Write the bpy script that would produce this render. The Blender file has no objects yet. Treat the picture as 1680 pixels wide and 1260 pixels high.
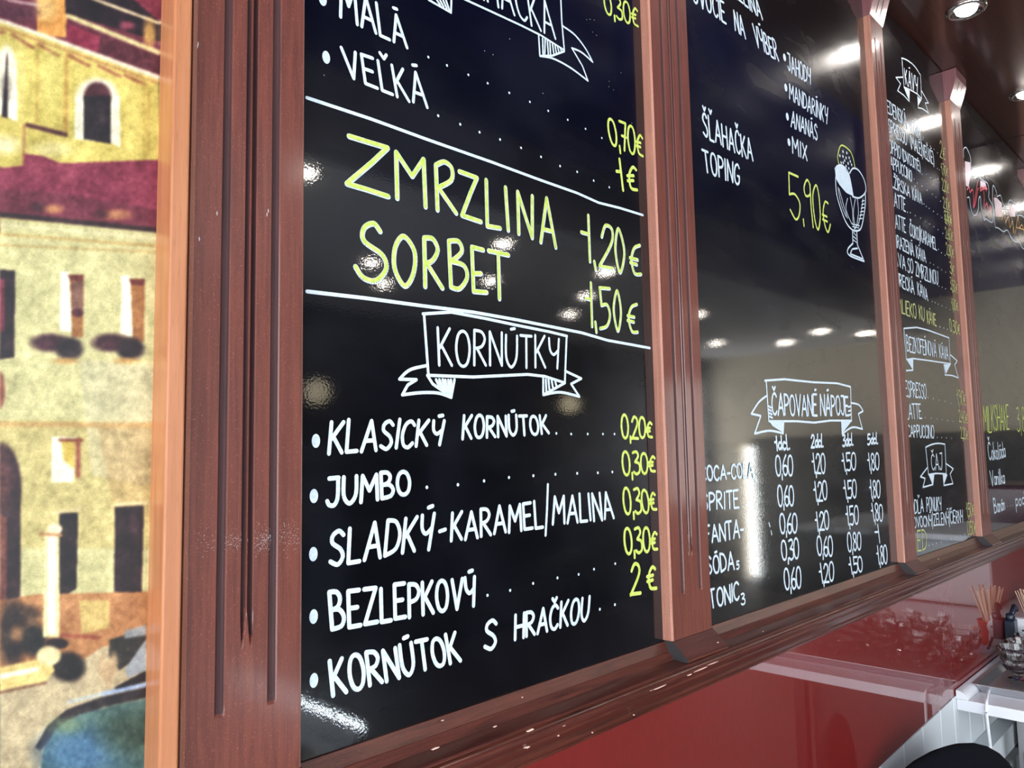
import bpy, bmesh, math, random
import numpy as np
from mathutils import Vector, Matrix
random.seed(7)
rng = np.random.default_rng(7)
scene = bpy.context.scene
col = scene.collection

# ------------------------------------------------------------------ camera
D = 0.6            # distance from the camera to the face of the boards
CZ = 1.5           # camera height
F = 1262.0
RT = Vector((0.70124766, -0.71265287, -0.01943204))
UP = Vector((-0.05071808, -0.07705732, 0.99573583))
FW = Vector((0.71111138, 0.69727187, 0.09018065))
cam_d = bpy.data.cameras.new('camera')
cam = bpy.data.objects.new('camera', cam_d)
col.objects.link(cam)
m = Matrix(((RT.x, UP.x, -FW.x), (RT.y, UP.y, -FW.y), (RT.z, UP.z, -FW.z)))
cam.matrix_world = Matrix.Translation((0, 0, CZ)) @ m.to_4x4()
cam_d.sensor_fit = 'HORIZONTAL'
cam_d.sensor_width = 36.0
cam_d.lens = 36.0 * F / 1680.0
cam_d.clip_start = 0.02
scene.camera = cam

# ------------------------------------------------------------------ world, exposure, light
scene.view_settings.view_transform = 'Standard'
scene.view_settings.look = 'None'
scene.view_settings.gamma = 1.0
scene.view_settings.exposure = -0.32
world = bpy.data.worlds.new('world')
scene.world = world
world.use_nodes = True
wn = world.node_tree
wn.nodes['Background'].inputs[0].default_value = (0.80, 0.90, 1.0, 1)
wn.nodes['Background'].inputs[1].default_value = 5.0
LAMP = 160.0        # downlight lens strength
ROOM = 160.0        # strength of the room's spots


def area(name, loc, target, sx, sy, power, color):
    l = bpy.data.lights.new(name, 'AREA')
    l.shape = 'RECTANGLE'; l.size = sx; l.size_y = sy
    l.energy = power; l.color = color
    o = bpy.data.objects.new(name, l)
    col.objects.link(o)
    o.location = loc
    o.rotation_euler = (Vector(target) - Vector(loc)).to_track_quat('-Z', 'Y').to_euler()
    return o


# daylight entering by the shop windows (window_1 in wall_left, window_2 in wall_back)
area('window_daylight', (-2.42, -1.5, 1.45), (0, -1.45, 1.45), 2.9, 2.1, 190, (0.93, 0.96, 1.0))
area('shopfront_daylight', (0.0, -3.5, 1.45), (0.0, 0, 1.45), 3.2, 2.1, 82, (0.93, 0.96, 1.0))

area('side_door_daylight', (8.48, -3.135, 0.78), (0, -3.135, 0.78), 0.16, 1.5, 30, (0.90, 0.96, 1.0))
area('added_end_wall_fill', (7.85, -3.72, 1.6), (7.85, 0, 1.6), 0.66, 1.4, 42, (1.0, 0.97, 0.90))  # added fill light that brightens the far end wall, no known window

# ------------------------------------------------------------------ helpers


def W(px, py, yy=1.0):
    """wall point (plane y = yy*D) seen at a photograph pixel"""
    d = RT * (px - 840.0) - UP * (py - 630.0) + FW * F
    t = yy * D / d.y
    return Vector((d.x * t, yy * D, CZ + d.z * t))


def tag(o, label=None, cat=None, group=None, kind=None):
    if label: o['label'] = label
    if cat: o['category'] = cat
    if group: o['group'] = group
    if kind: o['kind'] = kind
    return o


def thing(name, label, cat, loc=(0, 0, 0), rz=0.0, group=None):
    o = bpy.data.objects.new(name, None)
    o.empty_display_size = 0.02
    col.objects.link(o)
    o.location = loc
    o.rotation_euler = (0, 0, rz)
    return tag(o, label, cat, group)


def world_origin(o):
    v = Vector((0, 0, 0))
    while o is not None:
        v += Vector(o.location); o = o.parent
    return v


def obj(name, verts, faces, mat, parent=None, origin=None, smooth=False, local=False):
    """verts in world coordinates unless local"""
    me = bpy.data.meshes.new(name)
    base = Vector((0, 0, 0))
    if not local:
        if parent is not None: base = world_origin(parent)
        elif origin is not None: base = Vector(origin)
    me.from_pydata([tuple(Vector(v) - base) for v in verts], [], faces)
    if mat is not None: me.materials.append(mat)
    if smooth: me.polygons.foreach_set('use_smooth', [True] * len(me.polygons))
    me.update()
    o = bpy.data.objects.new(name, me)
    if parent is not None: o.parent = parent
    elif origin is not None: o.location = origin
    col.objects.link(o)
    return o


class MB:
    def __init__(s): s.v = []; s.f = []
    def add(s, v, f):
        n = len(s.v); s.v += [tuple(p) for p in v]; s.f += [tuple(i + n for i in q) for q in f]; return s
    def box(s, x0, x1, y0, y1, z0, z1):
        return s.add([(x0, y0, z0), (x1, y0, z0), (x1, y1, z0), (x0, y1, z0), (x0, y0, z1), (x1, y0, z1), (x1, y1, z1), (x0, y1, z1)],
                     [(0, 3, 2, 1), (4, 5, 6, 7), (0, 1, 5, 4), (1, 2, 6, 5), (2, 3, 7, 6), (3, 0, 4, 7)])
    def prism_x(s, prof, x0, x1):
        n = len(prof)
        v = [(x0, a, b) for a, b in prof] + [(x1, a, b) for a, b in prof]
        f = [(i, (i + 1) % n, n + (i + 1) % n, n + i) for i in range(n)]
        f += [tuple(range(n - 1, -1, -1)), tuple(range(n, 2 * n))]
        return s.add(v, f)
    def lathe(s, prof, c=(0, 0, 0), n=24):
        v = []; f = []
        for r, z in prof:
            for k in range(n):
                a = 2 * math.pi * k / n
                v.append((c[0] + r * math.cos(a), c[1] + r * math.sin(a), c[2] + z))
        for i in range(len(prof) - 1):
            for k in range(n):
                f.append((i * n + k, i * n + (k + 1) % n, (i + 1) * n + (k + 1) % n, (i + 1) * n + k))
        return s.add(v, f)
    def tube(s, pts, r, n=10, cap=True):
        pts = [Vector(p) for p in pts]
        v = []; f = []
        for i, p in enumerate(pts):
            t = (pts[min(i + 1, len(pts) - 1)] - pts[max(i - 1, 0)]).normalized()
            a = t.cross(Vector((0, 0, 1)))
            if a.length < 0.1: a = t.cross(Vector((1, 0, 0)))
            a.normalize(); b = t.cross(a)
            rr = r[i] if isinstance(r, (list, tuple)) else r
            for k in range(n):
                q = 2 * math.pi * k / n
                v.append(p + a * math.cos(q) * rr + b * math.sin(q) * rr)
        for i in range(len(pts) - 1):
            for k in range(n):
                f.append((i * n + k, i * n + (k + 1) % n, (i + 1) * n + (k + 1) % n, (i + 1) * n + k))
        if cap:
            f.append(tuple(range(n - 1, -1, -1))); m_ = (len(pts) - 1) * n
            f.append(tuple(range(m_, m_ + n)))
        return s.add(v, f)
    def build(s, name, mat, parent=None, origin=None, smooth=False, bevel=0, local=False, autosmooth=False):
        o = obj(name, s.v, s.f, mat, parent, origin, smooth, local)
        bm = bmesh.new(); bm.from_mesh(o.data)
        bmesh.ops.recalc_face_normals(bm, faces=bm.faces)
        bm.to_mesh(o.data); bm.free()
        if bevel:
            md = o.modifiers.new('bevel', 'BEVEL'); md.width = bevel; md.segments = 2; md.limit_method = 'ANGLE'
        if autosmooth: o.data.set_sharp_from_angle(angle=math.radians(35))
        return o


def catmull(p, k=6):
    p = [Vector(q) for q in p]
    if len(p) < 3: return p
    closed = (p[0] - p[-1]).length < 1e-6
    out = []
    for i in range(len(p) - 1):
        a = p[i - 1] if i > 0 else (p[-2] if closed else p[0])
        b, c = p[i], p[i + 1]
        d = p[i + 2] if i + 2 < len(p) else (p[1] if closed else p[-1])
        for j in range(k):
            t = j / k
            out.append(0.5 * ((2 * b) + (c - a) * t + (2 * a - 5 * b + 4 * c - d) * t * t + (3 * b - a - 3 * c + d) * t ** 3))
    out.append(p[-1])
    return out


# ------------------------------------------------------------------ materials
def mat(name, color=(0.8, 0.8, 0.8), rough=0.5, metal=0.0, coat=0.0, coat_rough=0.05, spec=0.5, trans=0.0, ior=1.45, emit=None, estr=0.0):
    m_ = bpy.data.materials.new(name); m_.use_nodes = True
    b = m_.node_tree.nodes['Principled BSDF']
    b.inputs['Base Color'].default_value = (*color, 1)
    b.inputs['Roughness'].default_value = rough
    b.inputs['Metallic'].default_value = metal
    b.inputs['Coat Weight'].default_value = coat
    b.inputs['Coat Roughness'].default_value = coat_rough
    b.inputs['Specular IOR Level'].default_value = spec
    b.inputs['Transmission Weight'].default_value = trans
    b.inputs['IOR'].default_value = ior
    if emit:
        b.inputs['Emission Color'].default_value = (*emit, 1)
        b.inputs['Emission Strength'].default_value = estr
    return m_


def nd(m_, t, **kw):
    n = m_.node_tree.nodes.new(t)
    for k, v in kw.items():
        if k in n.inputs: n.inputs[k].default_value = v
        else: setattr(n, k, v)
    return n


def coords(m_, scale=(1, 1, 1), src='Object', rot=(0, 0, 0)):
    tc = nd(m_, 'ShaderNodeTexCoord'); mp = nd(m_, 'ShaderNodeMapping')
    mp.inputs['Scale'].default_value = scale
    mp.inputs['Rotation'].default_value = rot
    m_.node_tree.links.new(tc.outputs[src], mp.inputs['Vector'])
    return mp.outputs[0]


def noise(m_, vec, scale, detail=4, rough=0.5, dist=0.0):
    n = nd(m_, 'ShaderNodeTexNoise')
    n.inputs['Scale'].default_value = scale; n.inputs['Detail'].default_value = detail
    n.inputs['Roughness'].default_value = rough; n.inputs['Distortion'].default_value = dist
    m_.node_tree.links.new(vec, n.inputs['Vector'])
    return n.outputs['Fac']


def ramp(m_, fac, stops):
    r = nd(m_, 'ShaderNodeValToRGB')
    e = r.color_ramp.elements
    while len(e) < len(stops): e.new(0.5)
    for i, (p, c) in enumerate(stops):
        e[i].position = p; e[i].color = (*c, 1) if len(c) == 3 else c
    m_.node_tree.links.new(fac, r.inputs[0])
    return r.outputs[0]


def mix(m_, a, b, fac, mode='MIX'):
    x = nd(m_, 'ShaderNodeMix', data_type='RGBA', blend_type=mode)
    L = m_.node_tree.links.new
    if isinstance(fac, float): x.inputs[0].default_value = fac
    else: L(fac, x.inputs[0])
    for s, i in ((a, 6), (b, 7)):
        if isinstance(s, tuple): x.inputs[i].default_value = (*s, 1)
        else: L(s, x.inputs[i])
    return x.outputs[2]


def bump(m_, h, strength=0.2, dist=0.001, coat=False):
    b = nd(m_, 'ShaderNodeBump'); b.inputs['Strength'].default_value = strength; b.inputs['Distance'].default_value = dist
    m_.node_tree.links.new(h, b.inputs['Height'])
    p = m_.node_tree.nodes['Principled BSDF']
    m_.node_tree.links.new(b.outputs[0], p.inputs['Normal'])
    if coat: m_.node_tree.links.new(b.outputs[0], p.inputs['Coat Normal'])


def setc(m_, sock, name='Base Color'):
    m_.node_tree.links.new(sock, m_.node_tree.nodes['Principled BSDF'].inputs[name])


def wood(name, dark, light, along='z', rough=0.38, coat=0.35, coat_rough=0.18, grain=1.0, speck=True, scratch=0.0):
    m_ = mat(name, light, rough, coat=coat, coat_rough=coat_rough)
    st = {'z': (60, 60, 3), 'x': (3, 60, 60), 'y': (60, 3, 60)}[along]
    v = coords(m_, st)
    a = noise(m_, v, 3.0 * grain, 6, 0.6, 0.6)
    c = ramp(m_, a, [(0.30, dark), (0.62, light)])
    f = noise(m_, coords(m_, tuple(k * 4 for k in st)), 4.0, 3, 0.7)
    c = mix(m_, c, tuple(k * 0.6 for k in dark), ramp(m_, f, [(0.55, (0, 0, 0)), (0.75, (0.55, 0.55, 0.55))]))
    big = noise(m_, coords(m_), 9.0, 3, 0.6)
    c = mix(m_, c, light, ramp(m_, big, [(0.45, (0, 0, 0)), (0.8, (0.5, 0.5, 0.5))]))
    if speck:
        s = noise(m_, coords(m_), 900.0, 1, 0.5)
        c = mix(m_, c, tuple(min(1, k * 2.2 + 0.02) for k in light), ramp(m_, s, [(0.66, (0, 0, 0)), (0.72, (0.45, 0.45, 0.45))]))
    setc(m_, c)
    bump(m_, a, 0.12, 0.0006)
    return m_


M = {}
M['mahogany'] = wood('mahogany_veneer', (0.085, 0.018, 0.011), (0.150, 0.036, 0.021), 'z', rough=0.55, coat=0.36, coat_rough=0.13)
M['groove'] = wood('shade_toned_groove', (0.030, 0.011, 0.011), (0.060, 0.020, 0.020), 'z', rough=0.7, coat=0.0, speck=False)  # darker wood tone that carries the shade inside the grooves
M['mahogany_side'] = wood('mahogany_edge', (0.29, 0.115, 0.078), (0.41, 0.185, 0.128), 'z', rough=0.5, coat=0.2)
M['capital'] = wood('mauve_lacquered_capital', (0.13, 0.045, 0.050), (0.20, 0.075, 0.080), 'z', rough=0.3, coat=0.6, coat_rough=0.25)
M['rail'] = wood('mahogany_rail', (0.028, 0.006, 0.004), (0.100, 0.024, 0.014), 'x', rough=0.32, coat=0.45, coat_rough=0.2)
M['endgrain'] = mat('mahogany_end_grain', (0.030, 0.026, 0.028), 0.6)
M['beech'] = wood('orange_beech', (0.38, 0.135, 0.052), (0.49, 0.195, 0.085), 'z', rough=0.35, coat=0.3, speck=False, grain=0.6)
# ceiling: lacquered dark mahogany
M['ceil'] = wood('lacquered_ceiling_wood', (0.018, 0.0045, 0.003), (0.060, 0.016, 0.009), 'x', rough=0.36, coat=0.8, coat_rough=0.12)
# boards
b = mat('black_marker_board', (0.0022, 0.0023, 0.0030), 0.26, spec=0.18, coat=1.0, coat_rough=0.035)
b.node_tree.nodes['Principled BSDF'].inputs['Coat IOR'].default_value = 1.5
sm = noise(b, coords(b, (1, 1, 1), rot=(0, 0.6, 0)), 5.0, 4, 0.5, 0.6)
setc(b, ramp(b, sm, [(0.45, (0.0016, 0.0018, 0.0034)), (0.75, (0.0065, 0.0072, 0.0115))]))
rn = noise(b, coords(b, (1, 1, 3), rot=(0, -0.5, 0)), 6.0, 3, 0.5, 0.4)
setc(b, ramp(b, rn, [(0.40, (0.20,) * 3), (0.72, (0.32,) * 3)]), 'Roughness')
bump(b, noise(b, coords(b), 420.0, 2, 0.5), 0.035, 0.0006, coat=True)
M['board'] = b
M['chalk'] = mat('white_marker_paint', (0.70, 0.80, 0.86), 0.55)
M['dimyellow'] = mat('dull_yellow_paint', (0.46, 0.48, 0.18), 0.6)  # duller yellow, used for the coffee board's lettering
c_ = noise(M['chalk'], coords(M['chalk']), 260, 3)
setc(M['chalk'], ramp(M['chalk'], c_, [(0.35, (0.50, 0.60, 0.69)), (0.6, (0.66, 0.75, 0.81))]))
M['yellow'] = mat('yellow_marker_paint', (0.62, 0.74, 0.10), 0.55)
c_ = noise(M['yellow'], coords(M['yellow']), 180, 3)
setc(M['yellow'], ramp(M['yellow'], c_, [(0.35, (0.46, 0.58, 0.06)), (0.65, (0.64, 0.72, 0.20))]))
M['red_ink'] = mat('red_vinyl', (0.62, 0.05, 0.09), 0.4)
M['orange_ink'] = mat('orange_vinyl', (0.75, 0.42, 0.12), 0.4)
M['pink_ink'] = mat('pink_vinyl', (0.72, 0.55, 0.62), 0.4)
# splashback: back painted red glass
g = mat('red_back_painted_glass', (0.2, 0.008, 0.008), 0.5, coat=1.0, coat_rough=0.02, spec=0.3)
g.node_tree.nodes['Principled BSDF'].inputs['Coat IOR'].default_value = 2.1
n1 = noise(g, coords(g, (40, 40, 14)), 5.0, 5, 0.7)
setc(g, ramp(g, n1, [(0.3, (0.145, 0.006, 0.005)), (0.7, (0.185, 0.009, 0.007))]))
M['red_glass'] = g
M['white_lam'] = mat('white_laminate', (0.78, 0.80, 0.84), 0.35)
M['white_plastic'] = mat('white_plastic', (0.80, 0.81, 0.84), 0.4)
M['dado'] = mat('pale_grey_panelling', (0.66, 0.70, 0.72), 0.45)
M['grey_wall'] = mat('grey_paint', (0.20, 0.20, 0.20), 0.7)
M['dark_gap'] = mat('dark_gap', (0.01, 0.008, 0.008), 0.9)
M['steel'] = mat('brushed_steel', (0.58, 0.58, 0.60), 0.36, metal=1.0)
bump(M['steel'], noise(M['steel'], coords(M['steel'], (200, 8, 200)), 3, 2), 0.1, 0.0003)
M['chrome'] = mat('chrome', (0.75, 0.73, 0.70), 0.12, metal=1.0)
M['glass'] = mat('clear_glass', (0.97, 0.98, 0.98), 0.01, trans=1.0, ior=1.48)
M['burgundy'] = mat('burgundy_enamel', (0.06, 0.006, 0.02), 0.25)
M['fabric'] = mat('black_fabric', (0.003, 0.0035, 0.006), 0.95, spec=0.12)
bump(M['fabric'], noise(M['fabric'], coords(M['fabric']), 60, 5, 0.6), 0.5, 0.004)
M['blackmetal'] = mat('black_metal', (0.02, 0.02, 0.02), 0.4, metal=0.6)
M['navy_plastic'] = mat('dark_navy_plastic', (0.010, 0.018, 0.035), 0.25)
M['pin'] = mat('socket_hole', (0.01, 0.01, 0.01), 0.6)
M['red_plastic'] = mat('red_cup_plastic', (0.65, 0.03, 0.01), 0.4)
M['stick'] = wood('birch_stick', (0.72, 0.50, 0.34), (0.86, 0.66, 0.50), 'z', coat=0.0, rough=0.6, speck=False)
M['lens'] = mat('lamp_lens', (1, 1, 1), 0.3, emit=(1.0, 0.93, 0.86), estr=LAMP)
M['roomlens'] = mat('room_spot_lens', (1, 1, 1), 0.3, emit=(1.0, 0.92, 0.80), estr=ROOM)
M['globe'] = mat('warm_globe', (1, 0.9, 0.7), 0.4, emit=(1.0, 0.84, 0.55), estr=5.0)
M['plaster'] = mat('beige_plaster', (0.74, 0.66, 0.52), 0.9)
M['greyplaster'] = mat('grey_plaster', (0.66, 0.67, 0.70), 0.9)
M['navyceil'] = mat('dark_navy_ceiling', (0.020, 0.024, 0.20), 0.6)
M['floor'] = mat('floor_tile', (0.10, 0.08, 0.07), 0.65)
M['darkwall'] = mat('dark_wall_paint', (0.035, 0.033, 0.035), 0.7)
M['darkfurn'] = mat('dark_furniture', (0.015, 0.013, 0.012), 0.5)
M['chip'] = mat('bare_chipped_wood', (0.72, 0.50, 0.40), 0.7)
M['lint'] = mat('pale_dust', (0.45, 0.42, 0.42), 0.9)
M['clearpane'] = mat('window_pane_glass', (1, 1, 1), 0.0, trans=1.0, ior=1.0)

# ------------------------------------------------------------------ the room (setting)
XL, XR, YB, ZC, ZH = -2.5, 8.3, -3.6, CZ + 1.81 * D, 2.95


def struct(name, mb, m_, **kw):
    return tag(mb.build(name, m_, **kw), kind='structure')


YW = D + 0.012
struct('floor', MB().box(XL, XR, YB, YW + 0.2, -0.1, 0), M['floor'])
struct('wall_front', MB().box(XL, XR, YW, YW + 0.2, 0, ZH), M['darkwall'])
# end wall with a tall narrow opening where daylight shows
struct('wall_right', MB().box(XR, XR + 0.2, YB - 0.2, -3.21, 0, ZH).box(XR, XR + 0.2, -3.06, YW + 0.2, 0, ZH).box(XR, XR + 0.2, -3.21, -3.06, 1.56, ZH), M['plaster'])
# left wall with a shop window
struct('wall_left', MB().box(XL - 0.2, XL, YB, YW + 0.2, 0, 0.4).box(XL - 0.2, XL, YB, YW + 0.2, 2.5, ZH)
       .box(XL - 0.2, XL, YB, -2.95, 0.4, 2.5).box(XL - 0.2, XL, -0.05, YW + 0.2, 0.4, 2.5), M['plaster'])
struct('wall_back', MB().box(XL - 0.2, -1.6, YB - 0.2, YB, 0, ZH)  .box(1.6, 7.45, YB - 0.2, YB, 0, ZH).box(8.15, XR, YB - 0.2, YB, 0, ZH).box(7.45, 8.15, YB - 0.2, YB, 0, 0.85).box(7.45, 8.15, YB - 0.2, YB, 2.35, ZH)  # opening at the far end added for the end-wall fill light
       .box(-1.6, 1.6, YB - 0.2, YB, 2.5, ZH).box(-1.6, 1.6, YB - 0.2, YB, 0, 0.4), M['darkwall'])
for nm, horiz in (('window_1', False), ('window_2', True)):
    fr = MB()
    if horiz:
        for x in (-1.6, -0.56, 0.5, 1.54): fr.box(x, x + 0.06, YB - 0.13, YB - 0.07, 0.4, 2.5)
        fr.box(-1.6, 1.6, YB - 0.13, YB - 0.07, 0.4, 0.46).box(-1.6, 1.6, YB - 0.13, YB - 0.07, 2.44, 2.5)
    else:
        for y in (-2.95, -1.53, -0.11): fr.box(XL - 0.13, XL - 0.07, y, y + 0.06, 0.4, 2.5)
        fr.box(XL - 0.13, XL - 0.07, -2.95, -0.05, 0.4, 0.46).box(XL - 0.13, XL - 0.07, -2.95, -0.05, 2.44, 2.5)
    struct(nm, fr, M['white_plastic'])
# ceiling: wooden soffit over the counter, dark recess, grey plaster beyond
struct('ceiling', MB().box(XL, XR, D - 0.27, YW, ZC, ZC + 0.02).box(XL, XR, D - 0.29, D - 0.27, ZC, ZH), M['ceil'])
struct('trim_1', MB().box(XL, XR, -1.2, D - 0.29, ZH, ZH + 0.05), M['navyceil'])
struct('trim_2', MB().box(XL, XR, YB, -1.2, ZC, ZH), M['greyplaster'])
# slim batten covering a joint of the ceiling boards
struct('trim_3', MB().box(3.155, 3.158, D - 0.27, YW - 0.012, ZC - 0.0012, ZC), M['dark_gap'])

# ------------------------------------------------------------------ mural (printed wall covering)


def paint_mural():
    Wd, H = 262, 1320
    Y, X = np.mgrid[-30:H - 30, 0:Wd].astype(float)
    img = np.zeros((H, Wd, 3))
    def c(r, g_, b_): return np.array([r, g_, b_], float)
    img[:] = c(206, 190, 128)
    def blend(mask, colr):
        img[:] = img * (1 - mask[..., None]) + colr * mask[..., None]
    def sm(d, e=1.6): return np.clip(0.5 - d / (2 * e), 0, 1)
    def poly(pts, colr, a=1.0):
        n = len(pts); inside = np.zeros(X.shape, bool)
        for i in range(n):
            (x0, y0), (x1, y1) = pts[i], pts[(i + 1) % n]
            if y0 == y1: continue
            cr = ((Y >= min(y0, y1)) & (Y < max(y0, y1)))
            xi = x0 + (Y - y0) * (x1 - x0) / (y1 - y0)
            inside ^= cr & (X < xi)
        blend(inside * a, colr)
    def ell(cx, cy, rx, ry, colr, a=1.0, e=0.15):
        d = np.sqrt(((X - cx) / rx) ** 2 + ((Y - cy) / ry) ** 2)
        blend(np.clip((1 + e - d) / (2 * e), 0, 1) * a, colr)
    def line(x0, y0, x1, y1, w, colr, a=1.0):
        L = math.hypot(x1 - x0, y1 - y0); t = np.clip(((X - x0) * (x1 - x0) + (Y - y0) * (y1 - y0)) / L ** 2, 0, 1)
        d = np.hypot(X - x0 - t * (x1 - x0), Y - y0 - t * (y1 - y0)) - w / 2
        blend(sm(d) * a, colr)
    # lower facade and ground tones
    poly([(0, 360), (262, 380), (262, 1000), (0, 1000)], c(208, 200, 146))
    poly([(0, 690), (262, 690), (262, 900), (0, 900)], c(205, 190, 128))
    poly([(130, 590), (262, 600), (262, 800), (150, 780)], c(200, 192, 160), 0.5)
    poly([(160, 700), (262, 690), (262, 860), (190, 850)], c(176, 142, 92), 0.45)
    # tower and roofs at the top
    poly([(0, -30), (262, -30), (262, 130), (0, 35)], c(112, 48, 62))
    poly([(62, -30), (112, -30), (108, 62), (60, 58)], c(222, 160, 84))
    ell(75, 12, 18, 22, c(226, 196, 130), 0.7, 0.5)
    poly([(104, -30), (262, -30), (262, 68), (108, 22)], c(34, 16, 26))
    poly([(186, -30), (262, -30), (262, 36)], c(126, 44, 62))
    line(150, -3, 264, 39, 5, c(232, 214, 170))
    line(112, 26, 262, 87, 8, c(222, 208, 150))
    poly([(116, 38), (262, 92), (262, 126), (112, 70)], c(92, 36, 48))
    poly([(112, 38), (165, 60), (160, 86), (110, 68)], c(142, 44, 70))
    ell(245, 55, 10, 22, c(206, 164, 92), 0.9, 0.4); ell(208, 42, 12, 8, c(140, 60, 80), 0.9, 0.4)
    ell(30, 20, 30, 14, c(74, 34, 50), 0.7, 0.5); line(0, -2, 60, 8, 4, c(216, 200, 190), 0.8)
    # upper wall
    poly([(0, 35), (262, 132), (262, 264), (100, 268), (0, 275)], c(214, 196, 108))
    line(0, 33, 264, 128, 7, c(240, 226, 196))
    line(0, 44, 264, 138, 3, c(170, 96, 70), 0.7)
    for x0 in (20, 62, 112, 162, 205): line(x0, 50 + x0 * .36, x0 + 34, 60 + (x0 + 34) * .33, 5, c(150, 70, 56), 0.75)
    line(62, 76, 60, 200, 5, c(186, 150, 76), 0.6); line(109, 92, 107, 212, 8, c(190, 146, 72), 0.7)
    line(240, 135, 240, 250, 14, c(190, 164, 82), 0.6)
    ell(25, 130, 16, 60, c(232, 216, 140), 0.6, 0.5); ell(85, 130, 18, 50, c(228, 214, 128), 0.6, 0.5)
    # arched windows
    for cx, cy0, cy1, hw in ((160, 158, 234, 22), (1, 100, 192, 12)):
        ell(cx - 1, cy0, hw + 12, 30, c(246, 238, 208)); poly([(cx - hw - 14, cy0), (cx + hw + 14, cy0), (cx + hw + 16, cy1 + 8), (cx + hw, cy1), (cx - hw - 16, cy1 - 6)], c(246, 238, 208))
        ell(cx, cy0, hw, 23, c(72, 28, 38)); poly([(cx - hw, cy0), (cx + hw, cy0), (cx + hw, cy1 + 2), (cx - hw, cy1 - 6)], c(30, 18, 26))
        ell(cx + 6, cy0 + 40, 10, 22, c(72, 58, 58), 0.6, 0.6)
    line(45, 205, 108, 221, 7, c(88, 44, 44)); line(40, 205, 38, 270, 5, c(170, 120, 74), 0.8)
    ell(8, 238, 22, 14, c(240, 224, 190), 0.7, 0.6); ell(84, 245, 30, 12, c(232, 220, 170), 0.6, 0.6)
    # maroon roof
    poly([(0, 276), (38, 272), (40, 252), (70, 256), (100, 268), (262, 262), (262, 376), (0, 352)], c(138, 52, 74))
    poly([(0, 310), (110, 318), (262, 345), (262, 376), (0, 352)], c(112, 44, 60), 0.7)
    ell(64, 340, 14, 8, c(70, 26, 40), 0.9, 0.5); ell(88, 343, 14, 7, c(196, 140, 90), 0.9, 0.5); ell(190, 352, 24, 8, c(206, 150, 104), 0.9, 0.5); ell(165, 352, 12, 7, c(80, 30, 40), 0.9, 0.5)
    line(0, 352, 262, 378, 8, c(44, 20, 26))
    line(0, 368, 262, 392, 4, c(234, 222, 180), 0.7); line(0, 384, 262, 404, 4, c(196, 160, 92), 0.8); line(0, 402, 262, 414, 3, c(188, 152, 88), 0.7)
    # windows and flower boxes
    poly([(-5, 442), (25, 444), (23, 586), (-5, 590)], c(36, 18, 28)); poly([(0, 458), (8, 458), (8, 545), (0, 545)], c(120, 40, 62))
    for x, y in ((100, 446), (200, 453)):
        poly([(x, y), (x + 13, y), (x + 20, y + 100), (x - 2, y + 95)], c(250, 246, 220))
        poly([(x + 14, y + 4), (x + 38, y + 5), (x + 36, y + 108), (x + 18, y + 108)], c(168, 116, 66))
        poly([(x + 10, y + 4), (x + 38, y + 5), (x + 36, y + 16), (x + 16, y + 14)], c(116, 52, 40))
    poly([(118, 462), (137, 462), (136, 512), (118, 508)], c(130, 92, 76)); ell(127, 513, 10, 7, c(88, 36, 44))
    for x, y in ((82, 562), (182, 562)):
        ell(x, y, 30, 14, c(56, 24, 34), 1, 0.3); ell(x + 32, y + 10, 22, 18, c(34, 20, 26), 1, 0.25); ell(x - 5, y + 4, 14, 7, c(96, 46, 60), 0.7, 0.6); ell(x + 26, y + 30, 20, 5, c(196, 150, 84), 0.8, 0.5)
    ell(0, 640, 8, 30, c(150, 90, 70)); line(0, 696, 250, 698, 9, c(196, 156, 96), 0.75)
    poly([(86, 716), (128, 718), (120, 790), (84, 792)], c(248, 244, 214)); poly([(100, 722), (124, 724), (122, 770), (104, 755)], c(218, 188, 86), 0.9)
    line(98, 722, 134, 722, 5, c(140, 74, 46)); line(128, 722, 128, 780, 8, c(160, 92, 62))
    # arched door at the left
    ell(2, 800, 33, 72, c(52, 24, 32), 1, 0.08); poly([(-5, 800), (34, 800), (34, 1000), (30, 1090), (-5, 1100)], c(44, 22, 28))
    ell(4, 790, 16, 46, c(110, 66, 62), 0.8, 0.5); poly([(-5, 840), (12, 850), (10, 1080), (-5, 1090)], c(128, 72, 60), 0.85)
    # ground floor openings
    poly([(98, 842), (128, 841), (125, 966), (98, 982)], c(28, 16, 20)); poly([(189, 832), (236, 829), (232, 978), (187, 986)], c(34, 16, 24))
    line(190, 828, 240, 825, 6, c(234, 220, 170), 0.8); line(88, 842, 130, 836, 5, c(226, 206, 160), 0.8)
    ell(219, 862, 6, 20, c(92, 62, 66), 0.7, 0.6)
    # ground
    poly([(0, 985), (60, 975), (262, 970), (262, 1130), (0, 1130)], c(186, 132, 84))
    poly([(130, 985), (180, 985), (180, 1030), (134, 1040)], c(206, 182, 112), 0.9)
    poly([(0, 1115), (110, 1100), (170, 1060), (262, 1070), (262, 1290), (0, 1290)], c(198, 180, 142))
    line(98, 1042, 160, 1046, 6, c(150, 66, 52), 0.7)
    ell(20, 1040, 22, 55, c(34, 24, 24), 0.9, 0.3); ell(55, 1050, 22, 26, c(30, 28, 26), 1, 0.3); ell(40, 1008, 26, 16, c(54, 40, 32), 0.8, 0.4)
    ell(28, 1040, 10, 14, c(184, 140, 96), 0.8, 0.5)
    # lamp post and its foot
    poly([(74, 872), (98, 872), (98, 1046), (70, 1046)], c(236, 222, 168)); poly([(80, 880), (92, 880), (90, 1040), (78, 1040)], c(252, 248, 224))
    ell(90, 868, 12, 9, c(240, 224, 184)); line(66, 876, 100, 878, 5, c(188, 140, 92))
    ell(94, 1056, 18, 9, c(30, 16, 18)); ell(112, 1094, 28, 24, c(30, 22, 22), 1, 0.2)
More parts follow.
